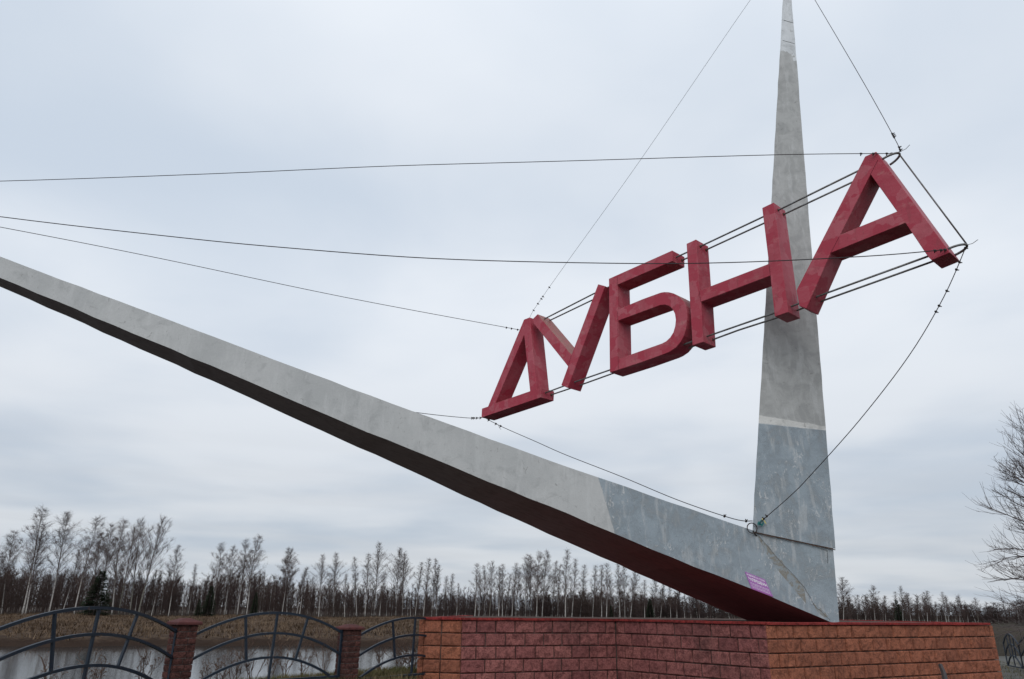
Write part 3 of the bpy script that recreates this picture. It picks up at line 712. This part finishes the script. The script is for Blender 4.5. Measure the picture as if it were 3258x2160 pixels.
def arch_panel(a, b, zb, label, rise=.46, sh=.40):
    """a,b plan ends; zb bottom z; three nested arches, five radial bars, two end posts, bottom rail"""
    t = thing('fence_panel', ((a.x + b.x) / 2, (a.y + b.y) / 2, zb), label, 'fence panel', 'arched metal panels of the pond fence')
    d = (b - a); L = d.length; d.normalize(); nn = Vector((d.y, -d.x, 0)); B = .016
    P = lambda s, h: Vector((a.x, a.y, zb)) + d * (s * L) + Vector((0, 0, h))
    def arch(h0, h1, s0=0., s1=1.):
        pts = []; 
        for t_ in np.linspace(0, 1, 25):
            x = 2 * t_ - 1; pts.append(P(s0 + (s1 - s0) * t_, h0 + (h1 - h0) * (1 - x * x)))
        mb = MB(); V = []
        for i, p in enumerate(pts):
            tg = (pts[min(i + 1, 24)] - pts[max(i - 1, 0)]).normalized(); up = tg.cross(nn).normalized()
            if up.z < 0: up = -up
            V += [p + up * .015 + nn * B, p + up * .015 - nn * B, p - up * .015 - nn * B, p - up * .015 + nn * B]
        F = [(4 * i + j, 4 * i + (j + 1) % 4, 4 * i + 4 + (j + 1) % 4, 4 * i + 4 + j) for i in range(24) for j in range(4)] + [(3, 2, 1, 0), (96, 97, 98, 99)]
        mb.add(V, F); return mb.build('arch_bar', M_fence, t)
    arch(.56, .83); arch(.27, .57); arch(.0, .27, .05, .93)
    f1 = lambda s: .56 + .27 * (1 - (2 * s - 1) ** 2); f3 = lambda s: .27 * (1 - (2 * (s - .05) / .88 - 1) ** 2)
    def bar(s0, h0, s1, h1, n='radial_bar', wd_=.014):
        mb = MB(); p, q_ = P(s0, h0), P(s1, h1); up = (q_ - p).normalized(); x = up.cross(nn).normalized(); mb.box((p + q_) / 2, x * wd_, nn * (B - .003), up * ((q_ - p).length / 2)); mb.build(n, M_fence, t)
    for s0, s1 in ((.34, .30), (.67, .73)): bar(s0, f3(s0), s1, f1(s1))
    bar(.5, .0, .51, f1(.5))
    bar(-.0, -.04, -.0, .60, 'end_post', .018); bar(1, -.04, 1, .60, 'end_post', .018)
    mb = MB(); mb.box(P(.5, -.02), d * (L / 2 + .02), nn * B, Vector((0, 0, .016))); mb.build('bottom_rail', M_fence, t)
zp1, zp2 = EYE - .147, EYE - .229
brick_post(P1, zp1, 'dark red brick fence post on the left, the nearer one')
brick_post(P2, zp2, 'dark red brick fence post in the middle, the farther one')
P0f = at(-75, 1990, 8.23); P0f.z = 0; F1D = (P1 - P0f).normalized(); P3f = P2 + Vector((.59, .807, 0)) * 2.75; F3D = (P3f - P2).normalized()
hp = .14
arch_panel(P1 + FD * hp, P2 - FD * hp, EYE - .905, 'arched navy metal fence panel between the two brick posts')
arch_panel(P0f, P1 - F1D * hp, EYE - .86, 'arched navy metal fence panel at the left edge of the frame')
arch_panel(P2 + F3D * hp, P3f - F3D * hp, EYE - .97, 'navy arched fence panel half hidden by the left end of the plinth')
# far piece of the same fence on the right
fa, fb = at(3195, 2060, 27), at(3330, 2060, 24); fa.z = fb.z = 0
mid = fa.lerp(fb, .38)
for a, b, lb in ((fa, mid, 'small distant fence panel beside the right end of the plinth'), (mid, fb, 'small distant fence panel cut by the right frame edge')):
    arch_panel(a, b, gh(a.x, a.y) + .12, lb)

# ------------------------------------------------------------------ stake in front of the plinth
a = at(2992, 2117, 14.2); b = at(3012, 2190, 13.4)
st = thing('stake', b, 'dark leaning stake in front of the orange right face of the plinth', 'stake')
mb = MB(); mb.tube([b - (a - b) * .5, b, a.lerp(b, .4) + Vector((.02, 0, 0)), a], [.05, .045, .04, .035], 6); mb.build('shaft', M_clamp, st)

# ------------------------------------------------------------------ trees
def grow(seed, kind):
    rg = random.Random(seed); H = 14.0; tr = MB(); cr = MB()
    bend = [rg.uniform(-.25, .25) for _ in range(4)]
    def tp(t): return Vector((math.sin(t * 3.1 + bend[0] * 9) * bend[1] * t * 2 + bend[2] * t * t, math.cos(t * 2.7 + bend[3] * 7) * bend[3] * t * 2, H * t))
    p0 = tp(0); pts = [tp(t) - p0 * 1 for t in np.linspace(0, 1, 15)]
    r0 = rg.uniform(.085, .115); tr.tube(pts, [max(.012, r0 * (1 - t) ** .9 + .012) for t in np.linspace(0, 1, 15)], 6)
    nb_ = {'birch': 58, 'slim': 46, 'aspen': 34, 'open': 22}[kind]
    t0 = {'birch': .22, 'slim': .28, 'aspen': .24, 'open': .16}[kind]
    if kind == 'birch' and seed % 2: t0 = .32
    for i in range(nb_):
        t = t0 + (1 - t0) * ((i + rg.random()) / nb_) ** .92 * .985; base = tp(t) - p0
        a = i * 2.4 + rg.uniform(-.6, .6); k = (t - t0) / (1 - t0)
        wid = {'birch': 3.5, 'slim': 2.3, 'aspen': 4.2, 'open': 4.4}[kind]
        L = wid * (min(1, .45 + 2.6 * k) * (1 - k) ** .85 + .07) * rg.uniform(.55, 1.25)
        elv = {'birch': rg.uniform(.85, 1.2), 'slim': rg.uniform(.9, 1.25), 'aspen': rg.uniform(.95, 1.2), 'open': rg.uniform(.35, .95)}[kind]
        out = Vector((math.cos(a), math.sin(a), 0)); d = out * math.cos(elv) + Vector((0, 0, math.sin(elv)))
        br = []; p = base.copy(); ns = 5; drop = .05 if kind in ('birch', 'slim') else .02
        for s in range(ns + 1):
            br.append(p.copy()); d = (d + Vector((rg.uniform(-.12, .12), rg.uniform(-.12, .12), -drop * s * .55 + (.05 if kind == 'aspen' else 0)))).normalized(); p = p + d * L * 1.35 / ns
        rb = max(.010, .024 * (1 - .6 * k) * (1.25 if kind in ('aspen', 'open') else 1))
        cr.tube(br, [rb * (1 - .75 * s / ns) for s in range(ns + 1)], 3, cap=False)
        nsub = int(3 + 4.2 * L)
        for j in range(nsub):
            f = rg.uniform(.15, 1); ii = min(ns - 1, int(f * ns)); q_ = br[ii].lerp(br[ii + 1], f * ns - ii); dd = (br[ii + 1] - br[ii]).normalized()
            sd = Vector((rg.uniform(-1, 1), rg.uniform(-1, 1), rg.uniform(-.3, .7))); dd = (dd + sd * .75).normalized(); l = L * rg.uniform(.22, .5) * (1.15 - .5 * f)
            e1 = q_ + dd * l * .5; dd = (dd + Vector((rg.uniform(-.2, .2), rg.uniform(-.2, .2), -.04 if kind in ('birch', 'slim') else .14))).normalized(); e2 = e1 + dd * l * .5
            cr.tube([q_, e1, e2], [.0095, .008, .006], 3, cap=False)
            for m_ in range(5):
                g_ = rg.uniform(.1, 1); s0 = q_.lerp(e1, g_ * 2) if g_ < .5 else e1.lerp(e2, g_ * 2 - 1)
                td = (dd * .6 + Vector((rg.uniform(-1, 1), rg.uniform(-1, 1), rg.uniform(-.5, .75) if kind in ('birch', 'slim') else rg.uniform(-.2, .9)))).normalized(); tl = rg.uniform(.3, .8)
                cr.tube([s0, s0 + td * tl * .5, s0 + td * tl + Vector((0, 0, -.05 if kind in ('birch', 'slim') else 0))], [.0075, .0062, .0045], 3, cap=False)
    return tr, cr
TM = {}
def template(key, kind, seed, bark):
    tr, cr = grow(seed, kind)
    TM[key] = (new_mesh('trunk', tr.V, tr.F, bark, smooth=True), new_mesh('crown', cr.V, cr.F, M_twig))
for i in range(5): template(('birch', i), 'birch', 20 + i, M_birch)
for i in range(4): template(('slim', i), 'slim', 40 + i, M_birch)
for i in range(2): template(('aspen', i), 'aspen', 60 + i, M_aspen)
template(('open', 0), 'open', 80, M_aspen)
tr_rng = random.Random(11)
def place_tree(bx, by, tx, ty, kind, R, label, group=None, fat=1.0, name='birch_tree', cat='tree'):
    base = at(bx, by, R); base.z = gh(base.x, base.y) - .1
    top = at(tx, ty, R); ax = top - base; H = ax.length
    t = thing(name, base, label, cat, group)
    zq = ax.normalized(); t.rotation_mode = 'QUATERNION'
    qn = zq.to_track_quat('Z', 'Y')
    from mathutils import Quaternion
    t.rotation_quaternion = qn @ Quaternion((0, 0, 1), tr_rng.uniform(0, 6.28))
    s = H / 14.0; t.scale = (s * fat, s * fat, s)
    kk = (kind, tr_rng.randrange(sum(1 for a in TM if a[0] == kind)))
    a, b = TM[kk]
    link('trunk', a, t); link('crown', b, t)
    return t
z5 = lambda x, y: (x / 2.365, 1580 + y / 2.365); z6 = lambda x, y: (900 + x / 1.689, 1650 + y / 1.689); z2 = lambda x, y: (2650 + x / 2.01, 1380 + y / 2.01)
A_ = [ # base px, top px, kind, R, label
 (z5(-60, 890), z5(20, 420), 'birch', 88, 'birch cut by the left edge of the frame'),
 (z5(10, 890), z5(100, 270), 'birch', 92, 'bare birch close to the left edge, left of the tallest one'),
 (z5(165, 892), z5(352, 88), 'birch', 84, 'tallest bare birch at far left with a strongly leaning white trunk'),
 (z5(190, 892), z5(330, 210), 'slim', 86, 'slender white birch trunk right behind the tallest leaning birch'),
 (z5(365, 890), z5(522, 130), 'birch', 85, 'second tall leaning birch from the left, with a narrow pointed top'),
 (z5(465, 888), z5(600, 400), 'slim', 90, 'low thin birch between two tall leaning birches at left'),
 (z5(555, 892), z5(718, 155), 'birch', 84, 'tall pale birch with a bright white trunk just left of the dark spruce'),
 (z5(690, 800), z5(765, 280), 'birch', 96, 'brownish birch rising behind the dark spruce'),
 (z5(760, 800), z5(825, 222), 'birch', 95, 'slim pale birch just right behind the dark spruce'),
 (z5(850, 842), z5(940, 175), 'birch', 88, 'tall dense birch right of the dark spruce'),
 (z5(900, 842), z5(1010, 230), 'aspen', 94, 'brownish tree between the dense birch and the two upright aspens'),
 (z5(980, 862), z5(1070, 180), 'aspen', 90, 'upright bare aspen with steep branches, left of a similar taller one'),
 (z5(1040, 872), z5(1212, 165), 'aspen', 86, 'tall leaning bare aspen with a broad right side, last of the tall group'),
 (z5(1140, 885), z5(1212, 560), 'slim', 88, 'short birch under the broad leaning aspen'),
 (z5(1270, 875), z5(1348, 370), 'birch', 88, 'lone medium birch in the gap right of the tall group'),
 (z5(1420, 870), z5(1470, 510), 'slim', 100, 'very small thin tree alone in the sky gap'),
 (z5(1590, 905), z5(1662, 352), 'birch', 88, 'birch at the left of the group above the first brick post'),
 (z5(1690, 885), z5(1745, 380), 'birch', 92, 'second birch of the group above the first brick post'),
 (z5(1785, 892), z5(1845, 325), 'birch', 88, 'third birch of the group above the first brick post'),
 (z5(1855, 885), z5(1948, 295), 'birch', 86, 'tallest birch of the group above the first brick post'),
 (z5(2130, 810), z5(2182, 400), 'birch', 90, 'dense birch right of the group above the first brick post'),
 (z5(2230, 900), z5(2300, 545), 'slim', 90, 'low slim birch left of the birches above the second fence panel'),
]
for b_, t_, kd, R, lb in A_:
    place_tree(b_[0], b_[1], t_[0], t_[1], kd, R, lb, 'bare trees along the far bank', name='aspen_tree' if kd == 'aspen' else 'birch_tree')
B_ = [((20, 545), (20, 165), 'birch'), ((85, 550), (130, 262), 'slim'), ((190, 550), (212, 200), 'birch'), ((268, 545), (292, 190), 'birch'), ((330, 545), (340, 300), 'slim'), ((395, 552), (385, 210), 'slim'),
 ((440, 545), (450, 190), 'slim'), ((488, 552), (520, 135), 'birch'), ((515, 550), (545, 300), 'slim'), ((605, 545), (625, 165), 'birch'), ((640, 545), (660, 195), 'birch'), ((710, 545), (735, 235), 'slim'), ((755, 540), (775, 215), 'slim'),
 ((797, 545), (822, 218), 'slim'), ((825, 545), (838, 250), 'slim'), ((860, 545), (880, 310), 'slim'), ((885, 545), (908, 296), 'slim'), ((930, 545), (945, 350), 'slim'),
 ((1030, 545), (1045, 243), 'slim'), ((1052, 545), (1058, 290), 'slim'), ((1082, 545), (1082, 256), 'slim'), ((1108, 545), (1132, 236), 'aspen'), ((1158, 548), (1165, 260), 'slim'), ((1178, 548), (1192, 246), 'slim'), ((1195, 548), (1215, 300), 'slim'),
 ((1230, 548), (1245, 240), 'slim'), ((1250, 548), (1262, 262), 'slim'), ((1302, 548), (1318, 200), 'birch'), ((1328, 548), (1340, 210), 'birch'), ((1362, 550), (1385, 180), 'birch'), ((1392, 550), (1420, 175), 'birch'),
 ((1445, 550), (1470, 230), 'slim'), ((1475, 550), (1490, 250), 'slim'), ((1518, 550), (1528, 170), 'slim'), ((1552, 552), (1572, 218), 'slim'), ((1595, 552), (1622, 250), 'slim'), ((1664, 552), (1672, 252), 'slim'), ((1712, 552), (1722, 250), 'slim'), ((1738, 552), (1742, 242), 'slim'),
 ((1770, 552), (1765, 300), 'slim'), ((1812, 552), (1800, 245), 'slim'), ((1838, 552), (1835, 262), 'birch'), ((1862, 552), (1900, 290), 'birch'), ((1945, 552), (1940, 330), 'slim'), ((1995, 552), (1992, 318), 'birch'), ((2028, 552), (2040, 340), 'slim'), ((2085, 552), (2078, 350), 'slim'),
 ((2120, 552), (2108, 395), 'slim'), ((2160, 552), (2158, 402), 'slim'), ((2195, 552), (2190, 440), 'slim'), ((2240, 552), (2232, 440), 'slim'), ((2300, 552), (2290, 470), 'slim')]
ords = ['first', 'second', 'third', 'fourth', 'fifth', 'sixth', 'seventh', 'eighth', 'ninth', 'tenth', 'eleventh', 'twelfth', 'thirteenth', 'fourteenth', 'fifteenth', 'sixteenth', 'seventeenth', 'eighteenth', 'nineteenth', 'twentieth', 'twenty-first', 'twenty-second', 'twenty-third', 'twenty-fourth', 'twenty-fifth', 'twenty-sixth']
cnt = {}
for b_, t_, kd in B_:
    bx = b_[0]; zone = 'above the middle fence panel' if bx < 600 else ('above the third fence panel' if bx < 1000 else ('over the left plinth half' if bx < 1580 else 'under the sloping arm'))
    i = cnt.get(zone, 0); cnt[zone] = i + 1
    b6, t6 = z6(*b_), z6(*t_)
    wd_ = {'birch': 'wide-crowned bare birch', 'slim': 'slim bare birch', 'aspen': 'bare aspen with steep branches'}[kd]
    place_tree(b6[0], b6[1], t6[0], t6[1], kd, tr_rng.uniform(88, 100), f'{wd_}, {ords[i]} from the left {zone}', 'bare trees along the far bank', fat=1.0 if kd != 'slim' else 1.15, name='aspen_tree' if kd == 'aspen' else 'birch_tree')
C_ = [((60, 1200), (68, 925), 'birch'), ((150, 1200), (155, 1032), 'aspen'), ((200, 1200), (212, 1045), 'slim'), ((262, 1200), (262, 972), 'birch'), ((330, 1200), (330, 1038), 'birch'), ((395, 1200), (398, 1010), 'slim'), ((440, 1200), (432, 975), 'slim'), ((490, 1200), (482, 1018), 'birch'),
      ((545, 1200), (540, 1050), 'slim'), ((598, 1205), (595, 1008), 'birch'), ((660, 1205), (655, 1075), 'slim'), ((720, 1208), (690, 1012), 'slim'), ((735, 1208), (720, 1035), 'slim'), ((803, 1208), (795, 1040), 'birch'), ((858, 1208), (845, 1075), 'slim'), ((925, 1210), (908, 1052), 'aspen')]
for i, (b_, t_, kd) in enumerate(C_):
    b2, t2 = z2(*b_), z2(*t_); wd_ = {'birch': 'wide-crowned bare birch', 'slim': 'slim bare birch', 'aspen': 'rounded bare tree'}[kd]
    place_tree(b2[0], b2[1] - 20, t2[0], t2[1], kd, tr_rng.uniform(105, 120), f'{wd_}, {ords[i]} from the left right of the spire', 'bare trees right of the spire', fat=1.25, name='aspen_tree' if kd == 'aspen' else 'birch_tree')

M_btwig = simple('smooth_grey_twigs', (.115, .095, .092), .9, (.080, .066, .068), 3, .1, 0, 0)
# big bare tree at the right edge
def right_tree():
    base = at(3495, 2080, 21); base.z = gh(base.x, base.y)
    t = thing('bare_tree', base, 'large bare tree with spreading fine branches cut by the right edge of the frame', 'tree')
    rg = random.Random(5); tr = MB(); cr = MB(); left = -azv(90 - 0); left = Vector((-ray(3420, 1900).y, ray(3420, 1900).x, 0)).normalized()
    Hh = 5.0
    tr.tube([base + Vector((0.05 * math.sin(i), .04 * math.cos(i * 1.3), Hh * i / 8)) for i in range(9)], [.16 - .016 * i for i in range(9)], 8)
    for i in range(34):
        k = i / 33; z = .9 + (Hh - 1.1) * k; a = rg.uniform(-math.pi, math.pi) if i % 2 else rg.uniform(-.9, .9)
        out = left * math.cos(a) + left.cross(Vector((0, 0, 1))) * math.sin(a); L = (2.35 - 1.1 * k) * rg.uniform(.65, 1.02)
        elv = .35 + .75 * k + rg.uniform(-.15, .2)
        d = out * math.cos(elv) + Vector((0, 0, math.sin(elv))); p = base + Vector((0, 0, z)); br = []
        for s in range(9):
            br.append(p.copy()); d = (d + Vector((rg.uniform(-.13, .13), rg.uniform(-.13, .13), -.075 + .035 * s * (0.4 if k > .4 else -.25)))).normalized(); p = p + d * L / 8
        cr.tube(br, [.022 * (1 - .8 * s / 8) for s in range(9)], 5, cap=False)
        for j in range(13):
            f = rg.uniform(.12, 1); ii = min(7, int(f * 8)); q_ = br[ii].lerp(br[ii + 1], f * 8 - ii); dd = (br[ii + 1] - br[ii]).normalized()
            dd = (dd + Vector((rg.uniform(-1, 1), rg.uniform(-1, 1), rg.uniform(-.5, .9))) * .7).normalized(); l = rg.uniform(.35, 1.0) * (1.2 - .6 * f); sub = [q_]
            for s in range(4):
                dd = (dd + Vector((rg.uniform(-.2, .2), rg.uniform(-.2, .2), rg.uniform(-.1, .2)))).normalized(); sub.append(sub[-1] + dd * l / 4)
            cr.tube(sub, [.007, .006, .005, .004, .003], 3, cap=False)
            for m_ in range(4):
                g_ = rg.randrange(1, 4); s0 = sub[g_].lerp(sub[g_ + 1], rg.random()); td = (dd * .8 + Vector((rg.uniform(-1, 1), rg.uniform(-1, 1), rg.uniform(-.5, .9))) * .8).normalized(); tl = rg.uniform(.12, .4)
                cr.tube([s0, s0 + td * tl * .5, s0 + td * tl + Vector((0, 0, .03))], [.0035, .003, .0022], 3, cap=False)
    tr.build('trunk', M_btwig, t, smooth=True); cr.build('crown', M_btwig, t)
right_tree()

# spruces
def spruce_mesh(seed, H=7.0, Wd=1.5):
    rg = random.Random(seed); tr = MB(); cr = MB(); tr.tube([(0, 0, 0), (0, 0, H * .98)], [.12, .02], 6)
    n_l = 48
    for i in range(n_l):
        k = i / n_l; z = .25 + (H - .35) * k; rad = Wd * (1 - k) ** .85 * rg.uniform(.8, 1.12) + .06
        nbr = int(7 + 6 * (1 - k))
        for j in range(nbr):
            a = rg.uniform(0, 6.283); o = Vector((math.cos(a), math.sin(a), 0)); L = rad * rg.uniform(.75, 1.1); tip = o * L + Vector((0, 0, z - .22 * L + .06)); st_ = Vector((0, 0, z))
            side_ = Vector((-o.y, o.x, 0))
            for m_ in range(5):
                f = .25 + .75 * m_ / 4; c = st_.lerp(tip, f); wv = (.16 + .26 * L * (1 - f * .7)) * rg.uniform(.7, 1.2)
                dn = Vector((0, 0, -rg.uniform(.05, .16)))
                V = [c, c + side_ * wv + o * .10 + dn, c + o * .22 * rg.uniform(.6, 1.2), c - side_ * wv + o * .10 + dn]
                cr.add(V, [(0, 1, 2), (0, 2, 3)])
    return new_mesh('trunk', tr.V, tr.F, M_aspen), new_mesh('crown', cr.V, cr.F, M_needle)
sprs = [spruce_mesh(1), spruce_mesh(2)]
def spruce(bx, by, ty, R, label, wide=1.0):
    base = at(bx, by, R); base.z = gh(base.x, base.y) - .1; top = at(bx, ty, R); t = thing('spruce_tree', base, label, 'tree', 'dark spruces on the far bank')
    s = (top.z - base.z) / 7.0; t.scale = (s * wide, s * wide, s); a, b = sprs[tr_rng.randrange(2)]; link('trunk', a, t); link('crown', b, t)
spruce(300, 1958, 1812, 80, 'large dark spruce among the leaning birches at far left', 1.6)
spruce(660, 1960, 1862, 85, 'dark spruce left of the first brick post', 1.2)
spruce(628, 1960, 1905, 84, 'small dark spruce close beside a larger spruce')
spruce(806, 1962, 1882, 86, 'dark narrow spruce above the second fence panel', .9)
spruce(2070, 1972, 1902, 92, 'dark green young spruce seen under the sloping arm', 1.1)
spruce(1945, 1972, 1925, 94, 'tiny dark spruce among thin trunks under the sloping arm', .8)
spruce(2862, 1975, 1905, 112, 'small dark spruce right of the spire', 1.0)

# dense young woods behind: nobody could count it
def scrub_template(seed, H=5.0, nb_=44, white=False):
    rg = random.Random(seed); mb = MB(); top = Vector((rg.uniform(-.3, .3), rg.uniform(-.3, .3), H))
    mb.tube([Vector((0, 0, 0)), top * .5 + Vector((rg.uniform(-.1, .1), 0, 0)), top], [.045, .030, .008], 3, 1 if white else 0, cap=False)
    for i in range(nb_):
        f = rg.uniform(.10, .98); s = top * f; a = rg.uniform(0, 6.28); e = rg.uniform(.5, 1.3); L = (1.5 - 1.1 * f) * rg.uniform(.5, 1)
        d = Vector((math.cos(a) * math.cos(e), math.sin(a) * math.cos(e), math.sin(e))); q_ = s + d * L
        mb.tube([s, q_], [.020, .011], 3, cap=False)
        for j in range(2):
            g_ = s.lerp(q_, rg.uniform(.3, .9)); dd = (d + Vector((rg.uniform(-1, 1), rg.uniform(-1, 1), rg.uniform(-.4, .8)))).normalized(); mb.tube([g_, g_ + dd * rg.uniform(.3, .7)], [.013, .008], 3, cap=False)
    V = np.array([tuple(v) for v in mb.V]); F = np.array(mb.F); return V, F, np.array(mb.M)
tops_x = [-400, 0, 300, 480, 640, 760, 900, 1050, 1200, 1400, 1600, 1900, 2250, 2700, 3000, 3150, 3700]
tops_y = [1835, 1832, 1842, 1852, 1860, 1842, 1862, 1880, 1888, 1900, 1902, 1905, 1912, 1928, 1932, 1938, 1945]
def stuff_forest(name, count, rlo, rhi, seed, tmpl, m, jit, back_=0, azlo=-44, azhi=44):
    rg = np.random.default_rng(seed); Vs = []; Fs = []; Ms = []; k = 0
    for i in range(count):
        az = rg.uniform(azlo, azhi); R = rg.uniform(rlo, rhi); 
        px = PW / 2 + math.tan(R_(az)) * FPX / math.cos(_p)
        Rr = R + 40 * max(0, min(1, (az - 5) / 20)) 
        ty = np.interp(px, tops_x, tops_y) + rg.uniform(-jit, jit * 1.6) - (rg.uniform(5, 34) if rg.random() < .24 else 0)
        d = azv(az); bx, by = d.x * Rr, d.y * Rr; z0 = gh(bx, by) - .1
        hor = PH / 2 + FPX * math.tan(_p) + (px - PW / 2) * math.tan(_r)
        ztop = EYE + (hor - ty) / (FPX / math.cos(_p) ** 2 / math.cos(R_(az))) * Rr * 1.0
        H = max(1.2, ztop - z0); V, F, M_ = tmpl[rg.integers(len(tmpl))]; s = H / 5.0; a = rg.uniform(0, 6.28); sx = max(.8 if az < 2 else 1.3, s) * rg.uniform(.8, 1.2)
        ca, sa_ = math.cos(a) * sx, math.sin(a) * sx
        X = V[:, 0] * ca - V[:, 1] * sa_ + bx; Y = V[:, 0] * sa_ + V[:, 1] * ca + by; Z = V[:, 2] * s + z0
        Vs.append(np.stack([X, Y, Z], -1)); Fs.append(F + k); Ms.append(M_); k += len(V)
    V = np.concatenate(Vs); F = np.concatenate(Fs); M_ = np.concatenate(Ms)
    me = bpy.data.meshes.new(name); me.vertices.add(len(V)); me.vertices.foreach_set('co', V.ravel()); me.loops.add(F.size); me.loops.foreach_set('vertex_index', F.ravel().astype(np.int32))
    me.polygons.add(len(F)); me.polygons.foreach_set('loop_start', np.arange(0, F.size, 4, dtype=np.int32)); me.polygons.foreach_set('material_index', M_.astype(np.int32))
    for q_ in m: me.materials.append(q_)
    me.update(calc_edges=True); return link(name, me)
st1 = [scrub_template(s, white=(s % 8 == 0)) for s in range(8)]
o = stuff_forest('young_woods', 2400, 91, 130, 1, st1, [M_scrub, M_birch], 11)
tag(o, 'dense brown thicket of young bare trees filling the far bank behind the birches', 'woods', kind='stuff')
# dark forest floor and closed forest further back
def forest_wall():
    rg = random.Random(9); V = []; F = []; azs = np.arange(-46, 46, .18)
    return None

# dry grass on the far bank
def tufts(name, count, seed, zone, hmin, hmax, m, label, wdt=.05, blades=4):
    rg = np.random.default_rng(seed); V = []; F = []
    while len(V) < count * 3:
        x, y = zone(rg); z = gh(x, y)
        if z < WZ + .1 and x < 9: continue
        for b in range(blades):
            a = rg.uniform(0, 6.28); h = rg.uniform(hmin, hmax); ln = rg.uniform(.3, 1.4) * h; bx, by = x + rg.normal() * .12, y + rg.normal() * .12; k = len(V)
            V += [(bx - math.sin(a) * wdt, by + math.cos(a) * wdt, z - .03), (bx + math.sin(a) * wdt, by - math.cos(a) * wdt, z - .03), (bx + math.cos(a) * ln, by + math.sin(a) * ln, z + h)]; F.append((k, k + 1, k + 2))
    o = link(name, new_mesh(name, V, F, m)); tag(o, label, 'grass', kind='stuff')
M_straw = simple('straw', (.135, .094, .062), .95, (.064, .042, .028), .25, .1, 0, 0)
M_green = simple('sparse_green_grass', (.075, .08, .032), .95, (.13, .10, .055), 1.5, .1, 0, 0)
def z_bank(rg):
    R = 34 + 56 * rg.random() ** .8; a = rg.uniform(-44, 6); d = azv(a); return d.x * R, d.y * R
tufts('dry_bank_grass', 46000, 3, z_bank, .06, .24, M_straw, 'dry straw-coloured grass on the far bank of the pond', .03)
def z_near(rg):
    u = rg.uniform(-6, 5); v = rg.uniform(-.6, 1.4); p = P1 + FD * u - FN * v; return p.x, p.y
tufts('near_grass', 24000, 4, z_near, .03, .10, M_green, 'short grass at the foot of the fence', .008)
def z_right(rg):
    a = rg.uniform(30, 41); R = rg.uniform(12, 30); d = azv(a); return d.x * R, d.y * R
tufts('verge_grass', 20000, 5, z_right, .03, .12, M_green, 'short grass on the verge right of the plinth', .01)

# dry weeds beyond the fence
def weed(x, y, R, h, label, seed, name='dry_weed', stems=5, spread=.25):
    base = at(x, y, R); base.z = gh(base.x, base.y) - .03; t = thing(name, base, label, 'weed', 'dry weeds behind the fence'); rg = random.Random(seed); mb = MB()
    for i in range(stems):
        lean = Vector((rg.uniform(-1, 1) * spread, rg.uniform(-1, 1) * spread, 0)); hh = h * rg.uniform(.6, 1); p = [base + Vector((rg.uniform(-.03, .03), rg.uniform(-.03, .03), 0)) + lean * (k / 5) ** 1.3 * hh * 1.6 + Vector((0, 0, hh * k / 5)) for k in range(6)]
        mb.tube(p, [.006, .0055, .005, .004, .0035, .003], 3, cap=False)
        for j in range(7):
            s = rg.uniform(.35, 1); ii = min(4, int(s * 5)); q_ = p[ii].lerp(p[ii + 1], s * 5 - ii); d = Vector((rg.uniform(-1, 1), rg.uniform(-1, 1), rg.uniform(.4, 1.4))).normalized(); l = hh * rg.uniform(.12, .3); e = q_ + d * l
            mb.tube([q_, q_.lerp(e, .5) + Vector((0, 0, .01)), e], [.004, .0035, .003], 3, cap=False)
            mb.box(e, Vector((.006, 0, 0)), Vector((0, .006, 0)), Vector((0, 0, .005)))
    mb.build('stalks', M_stalk, t)
wl_ = [(745, 2160, 12.4, .62, 'tall dry weed right of the first brick post'), (800, 2160, 12.6, .75, 'branched dry weed under the inner arch of the middle fence panel'), (700, 2160, 12.2, .5, 'short dry weed beside the first brick post'),
       (905, 2158, 12.8, .8, 'reddish dry weed right of the centre bar of the middle fence panel'), (965, 2155, 12.9, .62, 'dry weed between the centre bar and the second brick post'), (1030, 2150, 13, .8, 'spreading dry weed just left of the second brick post'),
       (660, 2162, 12.0, .45, 'low dry weed at the left foot of the middle fence panel'), (450, 2175, 11.2, .6, 'dry weed behind the left fence panel near its right end'), (300, 2180, 11.0, .55, 'dry weed behind the middle of the left fence panel'), (150, 2180, 10.8, .5, 'dry weed behind the left fence panel at the frame edge'),
       (860, 2158, 12.4, .5, 'short reddish weed at the centre bar of the middle fence panel'), (1210, 2140, 14, .6, 'thin dry weed behind the third fence panel')]
for i, a_ in enumerate(wl_): weed(*a_, seed=i + 3, stems=6)
weed(1312, 2140, 14.2, .62, 'low bushy dry shrub between the third fence panel and the plinth', 77, 'dry_shrub', 26, .75)
weed(1275, 2140, 14.6, .5, 'small dry shrub left of the bushy one by the plinth', 78, 'dry_shrub', 16, .6)
